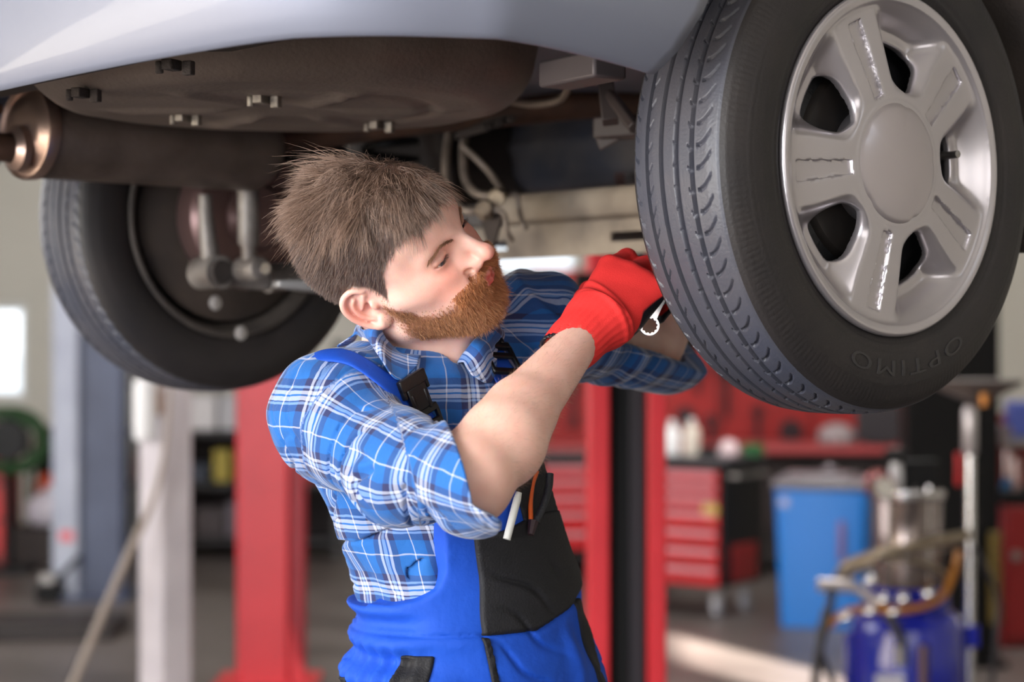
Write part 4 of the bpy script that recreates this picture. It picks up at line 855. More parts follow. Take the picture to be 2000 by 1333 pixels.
# ------------------------------------------------------------------ head and body skin
def s_head(p):
    q = hl(p); q2 = np.stack([q[:, 0], np.abs(q[:, 1]), q[:, 2]], -1); x, y, z = q2[:, 0], q2[:, 1], q2[:, 2]
    d = s_ell(q2, (-0.010, 0, 0.044), (0.100, 0.0785, 0.092))                    # cranium
    d = smin(d, s_ell(q2, (0.050, 0, 0.050), (0.047, 0.060, 0.050)), 0.035)      # forehead
    d = smin(d, s_ell(q2, (0.040, 0, -0.018), (0.055, 0.060, 0.062)), 0.030)     # face block
    d = smin(d, s_cone(q2, (0.004, 0.050, -0.052), (0.067, 0.014, -0.075), 0.019, 0.0190), 0.030)   # jaw
    d = smin(d, s_ball(q2, (0.078, 0.006, -0.0745), 0.0160), 0.018)               # chin
    d = smin(d, s_cone(q2, (0.072, 0.034, -0.010), (0.020, 0.062, -0.008), 0.015, 0.012), 0.022)    # cheekbone
    d = smin(d, s_ell(q2, (0.078, 0.022, -0.040), (0.022, 0.024, 0.022)), 0.020)
    d = smin(d, s_ball(q2, (0.080, 0.0, -0.046), 0.0225), 0.018)                  # mouth barrel
    d = smin(d, s_cone(q2, (0.0890, 0.008, 0.029), (0.0705, 0.046, 0.030), 0.0105, 0.009), 0.012)    # brow
    d = smax(d, -s_ell(q2, (0.097, 0.0335, 0.0125), (0.0165, 0.017, 0.0115)), 0.016)                # eye socket
    d = smax(d, -s_ball(q2, (0.086, 0.080, 0.030), 0.020), 0.022)                # temple
    # eyelids: a ball with an almond slit
    lid = s_ball(q2, (0.0745, 0.0325, 0.0125), 0.0136)
    d = smin(d, lid, 0.006)
    zc = z-0.0102-0.10*(0.0325-y)*0-0.9*(y-0.0325)*0.10
    slit = np.maximum(np.abs(zc)-(0.0021-9.0*(y-0.0325)**2), 0.079-x); d = smax(d, -slit, 0.0012)
    d = smin(d, s_cone(q2, (0.0885, 0.026, 0.0175), (0.0835, 0.043, 0.0165), 0.0022, 0.0018), 0.004)  # lid fold
    # nose
    nose = s_cone(q2, (0.092, 0, 0.026), (0.1165, 0, -0.0080), 0.0068, 0.0085)
    nose = smin(nose, s_ball(q2, (0.1212, 0.0015, -0.0125), 0.0072), 0.010)
    nose = smin(nose, s_ell(q2, (0.1050, 0.0105, -0.0175), (0.0105, 0.0062, 0.0074)), 0.006)
    nose = smin(nose, s_cone(q2, (0.088, 0.010, 0.010), (0.094, 0.012, -0.014), 0.006, 0.008), 0.014)
    nose = smax(nose, -s_ell(q2, (0.1085, 0.0068, -0.0245), (0.0062, 0.0030, 0.0050)), 0.003)
    d = smin(d, nose, 0.009)
    d = smax(d, -s_cone(q2, (0.101, 0.0165, -0.019), (0.098, 0.0225, -0.018), 0.0022, 0.002), 0.006)
    d = smax(d, -s_cone(q2, (0.096, 0.021, -0.028), (0.086, 0.032, -0.050), 0.002, 0.002), 0.010)   # nasolabial
    d = smax(d, -s_cone(q2, (0.1085, 0, -0.029), (0.108, 0, -0.037), 0.0022, 0.0025), 0.005)        # philtrum
    # lips
    d = smin(d, s_cone(q2, (0.1035, 0.001, -0.0415), (0.0945, 0.021, -0.0455), 0.0048, 0.0025), 0.004)
    d = smin(d, s_cone(q2, (0.1015, 0.000, -0.0515), (0.0940, 0.019, -0.0475), 0.0056, 0.0026), 0.004)
    d = smax(d, -s_cone(q2, (0.1085, 0.0, -0.0462), (0.0965, 0.024, -0.0468), 0.0012, 0.001), 0.003)
    d = smax(d, -s_ell(q2, (0.1035, 0, -0.0625), (0.007, 0.016, 0.005)), 0.009)                     # under the lip
    # ears: plane flares out behind, top leans back
    e = q2-A((-0.014, 0.0800, 0.001))
    ca, sa = math.cos(0.52), math.sin(0.52); ex, ey = e[:, 0]*ca-e[:, 1]*sa, e[:, 0]*sa+e[:, 1]*ca
    cb, sb = math.cos(0.24), math.sin(0.24); ez = e[:, 2]; ex, ez = ex*cb+ez*sb, ez*cb-ex*sb
    E = np.stack([ex, ey, ez], -1)
    ax, az = 0.0172+0.0045*np.clip(ez/0.03, -1, 1), 0.0290
    k0 = np.sqrt((ex/ax)**2+(ez/az)**2); k1 = np.sqrt((ex/ax**2)**2+(ez/az**2)**2)+1e-5; rr = k0*(k0-1)/k1
    open_ = sst(ex, 0.003, 0.012)*(1-sst(ez, 0.010, 0.020))
    hel = np.sqrt(rr**2+(ey-0.0030)**2)-0.0036+open_*0.008
    plate = smax(np.abs(ey+0.0022)-0.0020, rr, 0.002)
    ear = smin(plate, hel, 0.003)
    a0 = np.sqrt(((ex-0.002)/(ax*0.60))**2+((ez-0.000)/(az*0.60))**2); a1 = np.sqrt(((ex-0.002)/(ax*0.60)**2)**2+(ez/(az*0.60)**2)**2)+1e-5
    anti = np.sqrt((a0*(a0-1)/a1)**2+(ey-0.0016)**2)-0.0024+sst(ex, 0.000, 0.006)*0.008
    ear = smin(ear, anti, 0.004)
    ear = smin(ear, s_ell(E, (0.0040, 0.0005, -0.0285), (0.0090, 0.0040, 0.0085)), 0.007)           # lobe
    ear = smin(ear, s_ell(E, (0.008, -0.010, -0.002), (0.014, 0.011, 0.024)), 0.005)               # root
    ear = smax(ear, -s_ell(E, (0.0035, 0.0045, -0.0035), (0.0078, 0.0085, 0.0110)), 0.003)          # concha
    ear = smin(ear, s_ell(E, (0.0118, 0.0030, -0.0045), (0.0040, 0.0040, 0.0062)), 0.004)           # tragus
    ear = smin(ear, s_cone(E, (0.012, 0.002, 0.014), (-0.001, 0.0005, 0.001), 0.0028, 0.0016), 0.003)  # crus of the helix
    return smin(d, ear, 0.005)
NK0 = hw_([(-0.022, 0, -0.045)])[0]; NK1 = (NB+A([-0.012, 0.012, -0.03])).astype(F4)
JAWU = hw_([(0.03, 0, -0.07)])[0]
def s_neck(p):
    d = s_cone(p, NK0, NK1, 0.052, 0.062)
    d = smin(d, s_cone(p, JAWU, NB+A([0.035, -0.03, 0.0]), 0.030, 0.034), 0.03)      # throat
    # neck muscle from behind the ear to the collar bone
    d = smin(d, s_cone(p, hw_([(-0.02, -0.055, -0.035)])[0], NB+A([0.045, -0.055, -0.01]), 0.012, 0.009), 0.016)
    return d
def arm_pts():
    m = RE*0.62+RW*0.38
    return m
RM = arm_pts(); LM = (LE*0.62+LW*0.38).astype(F4)
fdir = nrm(RW-RE); fside = nrm(np.cross(fdir, [0, 1, 0]))
def s_arms(p):
    d = s_chain(p, [RS, SM, RE], (0.046, 0.040, 0.036), 0.02)
    d = smin(d, s_cone(p, RE, RM, 0.043, 0.0385), 0.02)
    d = smin(d, s_cone(p, RM, RW, 0.0385, 0.0215), 0.015)
    d = smin(d, s_ell(p, RE*0.78+RW*0.22+A([0.008, -0.004, -0.006]), (0.041, 0.040, 0.044)), 0.03)
    d = smin(d, s_ball(p, RE+A([0.000, 0.004, -0.014]), 0.042), 0.02)          # elbow
    e = s_cone(p, LS, LE, 0.052, 0.044); e = smin(e, s_cone(p, LE, LM, 0.046, 0.044), 0.02); e = smin(e, s_cone(p, LM, LW, 0.044, 0.028), 0.015)
    return d, e
# hands: frame rows (along the fingers, towards the thumb, out of the back of the hand)
def hand_frame(h, dors):
    h = nrm(h); dors = np.asarray(dors, float); dors = nrm(dors-h*dors.dot(h)); return h, dors
hR, dR = hand_frame(wv(1262, 525, 2.375)-RW, [-0.30, -0.93, 0.20]); tR = np.cross(dR, hR)
hL, dL = hand_frame([0.30, 0.10, 0.95], [-0.665, 0.747, 0.0]); tL = -np.cross(dL, hL)
def s_hand(p, W, h, t, n, curl, g=0.0):
    q = (p-W)@np.stack([h, t, n]).astype(F4).T/1.10
    d = s_cone(q, (-0.03, 0, 0), (0.012, 0, 0), 0.0225, 0.0265)
    for y0, y1, r in ((0.022, 0.032, 0.0145), (0.008, 0.011, 0.0155), (-0.008, -0.011, 0.015), (-0.020, -0.031, 0.0135)):
        d = smin(d, s_cone(q, (0.010, y0*0.7, -0.002), (0.090-0.12*abs(y1-0.005), y1, 0.0), 0.017, r), 0.016)
    d = smin(d, s_ell(q, (0.040, 0.018, -0.014), (0.030, 0.015, 0.014)), 0.015)      # thumb ball
    d = smin(d, s_ell(q, (0.035, -0.024, -0.010), (0.032, 0.013, 0.015)), 0.015)     # little-finger side
    lens = ((0.046, 0.027, 0.022), (0.050, 0.031, 0.023), (0.047, 0.028, 0.023), (0.037, 0.021, 0.020))
    rad = (0.0098, 0.0100, 0.0094, 0.0084)
    for k, (y1, L, r) in enumerate(zip((0.034, 0.0115, -0.0115, -0.0335), lens, rad)):
        c = np.array([0.092-0.12*abs(y1-0.005), y1, 0.001]); ang = 0.0; e = None
        for j in range(3):
            ang += curl[j]*(1+0.06*k); nx = c+L[j]*np.array([math.cos(ang), (0.05-0.02*k)*0.3, -math.sin(ang)])
            s = s_cone(q, c, nx, r*(1.12-0.1*j), r*(1.02-0.1*j)); e = s if e is None else smin(e, s, 0.006); c = nx
        d = smin(d, e, 0.006)
    th = [(0.030, 0.020, -0.016), (0.054, 0.040, -0.028), (0.080, 0.050, -0.040), (0.098, 0.036, -0.046)]
    d = smin(d, s_chain(q, th, (0.0145, 0.0125, 0.0108, 0.0090), 0.008), 0.012)
    return d*1.10-g
CURL_R, CURL_L = (0.42, 1.25, 0.8), (0.55, 0.8, 0.5)
def near(p, c, r): return (np.linalg.norm(p.mean(0)-c) < r+0.5*np.ptp(p, axis=0).max()) if len(p) > 50 else True
def s_body(p):
    d = np.full(len(p), 9.0, dtype=F4)
    if near(p, HC, 0.20): d = np.minimum(d, s_head(p))
    if near(p, NB, 0.20): d = smin(d, s_neck(p), 0.022)
    core = s_chain(p, [NB, A([-0.09, 2.415, 1.36]), A([-0.055, 2.44, 1.15]), A([-0.05, 2.45, 1.0])], (0.06, 0.09, 0.085, 0.085), 0.03)
    core = smin(core, s_cone(p, NB, RS, 0.05, 0.052), 0.04); core = smin(core, s_cone(p, NB, LS, 0.05, 0.052), 0.04)
    # upper chest skin in the open collar
    core = smin(core, s_ball(p, NB+A([0.045, -0.030, -0.050]), 0.055), 0.04)
    for sx in (-1, 1):
        hip = A([-0.05, 2.45, 0.95])+TL*0.085*sx; kn = A([-0.05, 2.44, 0.5])+TL*0.12*sx+TF*0.04; an = A([-0.05, 2.46, 0.10])+TL*0.14*sx
        core = smin(core, s_chain(p, [hip, kn, an], (0.075, 0.052, 0.038), 0.03), 0.04)
    d = smin(d, core, 0.02)
    a, b = s_arms(p)
    if near(p, RW, 0.28): a = smin(a, s_hand(p, RW, hR, tR, dR, CURL_R, -0.0028), 0.01)
    if near(p, LW, 0.28): b = smin(b, s_hand(p, LW, hL, tL, dL, CURL_L, -0.0028), 0.01)
    return smin(smin(d, a, 0.015), b, 0.015)
v, q = surface(s_body, (-0.42, 1.95, 0.05), (0.62, 2.95, 1.86), VOX)
bme = mesh_np('body', v-np.array(PB), q)
# skin tint: redder nose, cheeks, ear, lips; hair roots darken the scalp
H = hl(v); hx, hy, hz = H[:, 0], H[:, 1], H[:, 2]; ay = np.abs(hy); onhead = s_head(v) < 0.004
def blob(c, r): return np.exp(-((H-A(c))**2).sum(-1)/(r*r))
H2 = np.stack([hx, ay, hz], -1)
def blob2(c, r): return np.exp(-((H2-A(c))**2).sum(-1)/(r*r))
def zone_hair(hx, ay, hz):
    """>0 inside the scalp hair, in metres from the hairline"""
    line = np.interp(hx, [-0.12, -0.06, -0.035, -0.012, 0.008, 0.020, 0.027, 0.036, 0.050, 0.066, 0.080, 0.1], [-0.045, -0.045, -0.030, 0.030, 0.022, -0.002, 0.022, 0.040, 0.053, 0.062, 0.067, 0.069])
    return hz-line
def zone_beard(hx, ay, hz):
    up = np.interp(hx, [-0.01, 0.012, 0.022, 0.036, 0.055, 0.075, 0.090, 0.115], [-0.02, 0.004, -0.006, -0.030, -0.040, -0.036, -0.0300, -0.0295])
    z1 = up-hz
    back = hx-0.004+0.15*(hz+0.06)
    return np.minimum(z1, back)
zh, zb = zone_hair(hx, ay, hz), zone_beard(hx, ay, hz)
lips = np.maximum(blob2((0.1045, 0.004, -0.0425), 0.0075), np.maximum(blob2((0.1035, 0.004, -0.0505), 0.009), blob2((0.098, 0.016, -0.0465), 0.006)))
red = 0.6*blob((0.122, 0, -0.012), 0.016)+0.45*blob2((0.080, 0.042, -0.012), 0.026)+0.55*blob2((-0.020, 0.088, 0.0), 0.022)+0.25*blob2((0.09, 0.035, 0.012), 0.018)
redm = np.clip(red, 0, 1)*onhead
cr = np.zeros((len(v), 4), dtype=np.float32); cr[:, 3] = 1
cr[:, 0] = redm
cr[:, 1] = np.where(onhead, sst(zh, -0.002, 0.006)*(hz > -0.06)*(1-sst(ay, 0.078, 0.084)*(hz < 0.04)), 0)
cr[:, 2] = np.clip(lips*1.2, 0, 1)*onhead
color_attr(bme, 'tint', cr)
beard_m = np.where(onhead, 0.8*sst(zb, 0.0, 0.020), 0)*(1-np.clip(lips*1.6, 0, 1)); c2 = np.zeros_like(cr); c2[:, 0] = beard_m; c2[:, 3] = 1; color_attr(bme, 'tint2', c2)
M_skin = bpy.data.materials.new('skin'); M_skin.use_nodes = True; nt = M_skin.node_tree; bs = nt.nodes['Principled BSDF']
def node(nt, kind, **kw):
    n = nt.nodes.new(kind)
    for k, val in kw.items(): setattr(n, k, val)
    return n
at1 = node(nt, 'ShaderNodeVertexColor', layer_name='tint'); at2 = node(nt, 'ShaderNodeVertexColor', layer_name='tint2')
s1 = node(nt, 'ShaderNodeSeparateColor'); s2 = node(nt, 'ShaderNodeSeparateColor'); nt.links.new(at1.outputs[0], s1.inputs[0]); nt.links.new(at2.outputs[0], s2.inputs[0])
tc = node(nt, 'ShaderNodeTexCoord'); nz = node(nt, 'ShaderNodeTexNoise'); nz.inputs['Scale'].default_value = 42; nz.inputs['Detail'].default_value = 5; nt.links.new(tc.outputs['Object'], nz.inputs['Vector'])
def mixc(nt, fac, a, b):
    m = node(nt, 'ShaderNodeMix', data_type='RGBA')
    for sock, val in ((m.inputs[0], fac), (m.inputs[6], a), (m.inputs[7], b)):
        if isinstance(val, (int, float)): sock.default_value = val
        elif isinstance(val, tuple): sock.default_value = (*lin(val), 1)
        else: nt.links.new(val, sock)
    return m.outputs[2]
rp = node(nt, 'ShaderNodeMapRange'); rp.inputs[1].default_value = 0.3; rp.inputs[2].default_value = 0.75; nt.links.new(nz.outputs['Fac'], rp.inputs[0])
c = mixc(nt, rp.outputs[0], (238, 194, 178), (229, 178, 161))
c = mixc(nt, s1.outputs[0], c, (218, 120, 102)); c = mixc(nt, s1.outputs[1], c, (84, 62, 52)); c = mixc(nt, s2.outputs[0], c, (150, 92, 62)); c = mixc(nt, s1.outputs[2], c, (196, 96, 88))
nt.links.new(c, bs.inputs['Base Color']); bs.inputs['Roughness'].default_value = 0.46
bs.inputs['Subsurface Weight'].default_value = 0.35; bs.inputs['Subsurface Radius'].default_value = (0.009, 0.0032, 0.0016); bs.inputs['Subsurface Scale'].default_value = 1.0
n2 = node(nt, 'ShaderNodeTexNoise'); n2.inputs['Scale'].default_value = 520; nt.links.new(tc.outputs['Object'], n2.inputs['Vector'])
bp = node(nt, 'ShaderNodeBump'); bp.inputs['Strength'].default_value = 0.22; bp.inputs['Distance'].default_value = 0.0007; nt.links.new(n2.outputs['Fac'], bp.inputs['Height']); nt.links.new(bp.outputs[0], bs.inputs['Normal'])
body = link('body', bme, M_skin, person, smooth=180, fixn=False)
# eyes
M_eye = mat('eye_white', (214, 200, 194), 0.15); M_iris = mat('iris', (70, 92, 110), 0.12); M_pupil = mat('pupil', (10, 9, 9), 0.1)
for s in (-1, 1):
    c0 = hw_([(0.0745, s*0.0325, 0.0122)])[0]; look = nrm(HF*0.93+(-HS)*-0.10+HU*-0.25); b = MB(); o0 = V(c0)-PB; b.lathe([(0.0124*math.sin(a), 0.0124*math.cos(a)) for a in np.linspace(PI, 0.50, 16)], o0, look, 28); eo = b.build('eye', M_eye, person, smooth=180)
    MB().lathe([(0.0124*math.sin(a), 0.0124*math.cos(a)+0.0003) for a in np.linspace(0.50, 0.2, 6)], o0, look, 28).build('iris', M_iris, eo, smooth=180)
    MB().lathe([(0.0124*math.sin(a), 0.0124*math.cos(a)+0.0004) for a in np.linspace(0.2, 0.001, 4)], o0, look, 20).build('pupil', M_pupil, eo, smooth=180)

# ------------------------------------------------------------------ hair as fine strands
def strands(name, roots, dirs, bend, length, rad, K, m, parent, seg3=3, wave=0.0, tone=None):
    """roots (N,3), dirs unit start direction, bend (N,3) direction added along the strand, length (N,)"""
    N = len(roots); t = np.linspace(0, 1, K)
    P = roots[:, None]+(dirs[:, None]*t[None, :, None]+bend[:, None]*(t**2)[None, :, None])*length[:, None, None]
    if wave: P += (RNG.normal(size=(N, 1, 3))*np.sin(t*3.0)[None, :, None]+RNG.normal(size=(N, 1, 3))*np.sin(t*6.0)[None, :, None]*0.5)*wave*length[:, None, None]
    T = np.gradient(P, axis=1); T /= np.linalg.norm(T, axis=-1, keepdims=True)+1e-9
    ref = RNG.normal(size=(N, 1, 3)); X = np.cross(T, ref); X /= np.linalg.norm(X, axis=-1, keepdims=True)+1e-9; Y = np.cross(T, X)
    r = rad*(1-t)**0.6; r[-1] = rad*0.08; r = r[None, :, None]*RNG.uniform(0.7, 1.25, (N, 1, 1))*np.clip(length/np.median(length), 0.35, 1.1)[:, None, None]
    rings = np.stack([P+(X*math.cos(2*PI*j/seg3)+Y*math.sin(2*PI*j/seg3))*r for j in range(seg3)], 2)   # N,K,3,3
    vv = rings.reshape(-1, 3); base = (np.arange(N)*K*seg3)[:, None, None]; k = np.arange(K-1)[None, :, None]; j = np.arange(seg3)[None, None]
    a = base+k*seg3+j; b = base+k*seg3+(j+1) % seg3; qq = np.stack([a, b, b+seg3, a+seg3], -1).reshape(-1, 4)
    me = mesh_np(name, vv-np.array(PB), qq)
    col = np.ones((N, K, seg3, 4), dtype=np.float32); col[..., 0] = RNG.uniform(0, 1, (N, 1, 1)) if tone is None else np.clip(RNG.uniform(0, 1, N)*0.55+tone*0.9, 0, 1.3)[:, None, None]; col[..., 1] = t[None, :, None]; col[..., 2] = RNG.uniform(0, 1, (N, 1, 1))
    color_attr(me, 'strand', col.reshape(-1, 4)); return link(name, me, m, parent, smooth=180, fixn=False)
def hair_mat(name, c0, c1, c2, rough=0.42):
    m = bpy.data.materials.new(name); m.use_nodes = True; nt = m.node_tree; bs = nt.nodes['Principled BSDF']
    vc = node(nt, 'ShaderNodeVertexColor', layer_name='strand'); s = node(nt, 'ShaderNodeSeparateColor'); nt.links.new(vc.outputs[0], s.inputs[0])
    c = mixc(nt, s.outputs[0], c0, c1); pw = node(nt, 'ShaderNodeMath', operation='MULTIPLY'); nt.links.new(s.outputs[1], pw.inputs[0]); nt.links.new(s.outputs[2], pw.inputs[1])
    c = mixc(nt, pw.outputs[0], c, c2); nt.links.new(c, bs.inputs['Base Color']); bs.inputs['Roughness'].default_value = rough; bs.inputs['Specular IOR Level'].default_value = 0.6
    return m
hv = v[onhead]; Hh = H[onhead]; zhh, zbb = zh[onhead], zb[onhead]
gn = grad(s_head, hv, 0.003); gn /= np.linalg.norm(gn, axis=-1, keepdims=True)+1e-9
gl = gn@HM.T                                                             # normals in head axes
def to_world(d): return d@HM
def pick(mask, n):
    idx = np.where(mask)[0]; i = RNG.choice(idx, n); return i
earmask = (np.abs(Hh[:, 1]) > 0.0765)&(Hh[:, 2] < 0.036)&(Hh[:, 2] > -0.045)&(Hh[:, 0] < 0.018)&(Hh[:, 0] > -0.045)
def scalp():
    x, y, z = Hh[:, 0], Hh[:, 1], Hh[:, 2]; ok = (zhh > 0)&(z > -0.05)&~earmask
    # how long: short clipped sides and nape below a line, long on top
    cutl = np.interp(x, [-0.12, -0.08, -0.03, 0.02, 0.06, 0.09], [0.088, 0.098, 0.112, 0.112, 0.092, 0.07])
    top = sst(z, cutl-0.006, cutl+0.012)
    M = hair_mat('hair_brown', (62, 43, 34), (122, 94, 78), (182, 152, 134))
    # long top
    i = pick(ok&(top > 0.05), 19000); n_ = gl[i]; xx, yy, zz = Hh[i, 0], Hh[i, 1], Hh[i, 2]
    wtop = sst(zz, 0.090, 0.135)[:, None]; wfr = sst(xx, 0.02, 0.07)[:, None]
    lat = np.clip((yy-0.036)/0.03, -1, 1)
    flow = np.stack([np.clip((xx-0.058)*9, -0.85, 0.30), lat*0.65, -0.75*(1-0.8*wtop[:, 0])], -1); flow /= np.linalg.norm(flow, axis=-1, keepdims=True)
    nd = n_*(0.46+0.30*wtop*(1-0.7*wfr))+flow*0.85+RNG.normal(size=n_.shape)*0.17; nd /= np.linalg.norm(nd, axis=-1, keepdims=True)
    bend = flow*0.50+np.array([0, 0, -0.35])*(1-0.6*wtop)-n_*0.25+RNG.normal(size=n_.shape)*0.10
    L = (0.026+0.018*wtop[:, 0]-0.012*wfr[:, 0])*RNG.uniform(0.5, 1.1, len(i))*(0.75+0.25*top[i])*(1-0.55*sst(-xx, -0.01, 0.06))
    # clumps: strands lean together
    cl = np.clip(RNG.normal(size=(900, 3)), -1.6, 1.6)*0.36; ci = (np.floor(xx/0.011)*7919+np.floor(yy/0.011)*104729+np.floor(zz/0.011)*1299709).astype(np.int64) % 900
    bend = bend+cl[ci]; nd = nd+cl[(ci*7) % 900]*0.55; nd /= np.linalg.norm(nd, axis=-1, keepdims=True); L = L*(0.8+0.45*np.abs(cl[(ci*3) % 900, 0])/0.36)
    ctone = 0.75*np.clip(0.5+cl[(ci*11) % 900, 1]/0.72, 0, 1)
    h = strands('hair', hv[i], to_world(nd), to_world(bend), L, 0.00036, 6, M, person, wave=0.05, tone=ctone)
    # clipped sides
    i = pick(ok&(top < 0.6), 14000); n_ = gl[i]
    flow = np.tile(np.array([[-0.45, 0, -0.75]]), (len(i), 1)); nd = n_*0.55+flow*0.7+RNG.normal(size=n_.shape)*0.16; nd /= np.linalg.norm(nd, axis=-1, keepdims=True)
    L = (0.0045+0.006*sst(Hh[i, 2]-0.03, -0.05, 0.05))*RNG.uniform(0.6, 1.2, len(i))
    strands('clipped_hair', hv[i], to_world(nd), to_world(flow*0.15), L, 0.00030, 4, hair_mat('clipped_hair_brown', (70, 53, 46), (92, 72, 64), (116, 94, 84)), h)
scalp()
def beard():
    x, y, z = Hh[:, 0], Hh[:, 1], Hh[:, 2]; ayy = np.abs(y)
    lp = lips[onhead]; ok = (zbb > -0.003)&(lp < 0.38)&~earmask
    prob = np.maximum((0.20+0.80*sst(zbb, 0.000, 0.020)), 1.0*(x > 0.080)*(z > -0.046))*(x > -0.01)*(z > -0.115)
    i = pick(ok&(RNG.uniform(size=len(x)) < prob), 30000); n_ = gl[i]; xx, yy, zz = x[i], y[i], z[i]
    mous = (zz > -0.046)&(xx > 0.082)
    down = np.stack([0.25+0*xx, 0*xx, -1+0*xx], -1); outm = np.stack([0.25+0*xx, np.sign(yy)*np.minimum(np.abs(yy)/0.012, 1)*0.9, -0.75+0*xx], -1)
    flow = np.where(mous[:, None], outm, down)
    # cheeks sweep down and forward
    ch = sst(-xx, -0.07, -0.02)[:, None]; flow = flow+ch*np.array([0.35, 0, 0.25])
    nd = n_*0.62+flow*0.62+RNG.normal(size=n_.shape)*0.24; nd /= np.linalg.norm(nd, axis=-1, keepdims=True)
    chin = sst(-zz, 0.05, 0.085)*sst(xx, 0.03, 0.08)
    L = (0.0042+0.0052*chin+0.0018*sst(xx, 0.03, 0.07))*RNG.uniform(0.6, 1.25, len(i))*np.where(mous, 0.95, np.clip(0.32+zbb[i]/0.022, 0.3, 1))
    bend = flow*0.35+RNG.normal(size=n_.shape)*0.22+np.array([-0.1, 0, 0.10])
    light = 0.55*mous+0.55*sst(xx, 0.055, 0.095)*sst(zz, -0.095, -0.06)-0.15*sst(-xx, -0.05, 0.0)
    strands('beard', hv[i], to_world(nd), to_world(bend), L, 0.00026, 5, hair_mat('beard_ginger', (100, 56, 36), (176, 106, 64), (228, 166, 114)), person, wave=0.09, tone=light)
beard()
def brow(s):
    n = 420; tt = RNG.uniform(0, 1, n); w_ = RNG.normal(size=n)*0.0019*(1-0.5*tt)
    x0 = np.interp(tt, [0, 0.5, 1], [0.096, 0.0935, 0.076])+0.004; y0 = s*np.interp(tt, [0, 0.5, 1], [0.013, 0.032, 0.050]); z0 = np.interp(tt, [0, 0.5, 1], [0.0240, 0.0290, 0.0240])+w_
    p = hw_(np.stack([x0, y0, z0], -1))
    for _ in range(6):
        g = grad(s_head, p, 0.002); p = p-g*(s_head(p)/np.maximum((g*g).sum(-1), .1))[:, None]
    g = grad(s_head, p, 0.002); g /= np.linalg.norm(g, axis=-1, keepdims=True); d = g*0.35+to_world(np.stack([-0.35*tt, s*(0.4+0.5*tt), 0.5-0.75*tt], -1))+RNG.normal(size=(n, 3))*0.1
    d /= np.linalg.norm(d, axis=-1, keepdims=True); strands('eyebrow', p, d, d*0, RNG.uniform(0.004, 0.008, n), 0.00022, 4, MATS.setdefault('browm', hair_mat('brow_brown', (138, 98, 76), (156, 114, 88), (172, 130, 102))), person)
    # lashes
    m_ = 60; ty = RNG.uniform(-0.0095, 0.0095, m_); p = hw_(np.stack([0.0745+np.sqrt(np.maximum(0.0136**2-ty**2, 0))*0.98, s*(0.0325+ty), 0.0122+0*ty], -1)); d = to_world(np.stack([1+0*ty, s*ty*30, -0.25+0*ty], -1)); d /= np.linalg.norm(d, axis=-1, keepdims=True)
    strands('eyelashes', p, d, d*0+to_world(np.tile([[0, 0, 0.3]], (m_, 1))), RNG.uniform(0.005, 0.008, m_), 0.00014, 4, hair_mat('lash_%d' % s, (60, 44, 38), (70, 50, 42), (80, 60, 50)), person)
for s in (-1, 1): brow(s)
def forearm_hair():
    a = s_arms(v)[0]; dd = (v-RE)@A(fdir); L0 = np.linalg.norm(RW-RE); k = (np.abs(a) < 0.003)&(dd > 0.01)&(dd < L0*0.93); i = np.where(k)[0]; i = RNG.choice(i, 4500)
    g = grad(lambda p: s_arms(p)[0], v[i], 0.003); g /= np.linalg.norm(g, axis=-1, keepdims=True); d = g*0.45+np.tile(fdir, (len(i), 1))*0.5+np.array([0.2, 0, -0.35])+RNG.normal(size=(len(i), 3))*0.25; d /= np.linalg.norm(d, axis=-1, keepdims=True)
    strands('arm_hair', v[i], d, RNG.normal(size=d.shape)*0.15, RNG.uniform(0.004, 0.009, len(i)), 0.00008, 4, hair_mat('arm_hair_brown', (150, 112, 88), (170, 130, 102), (190, 150, 120)), body)
forearm_hair()
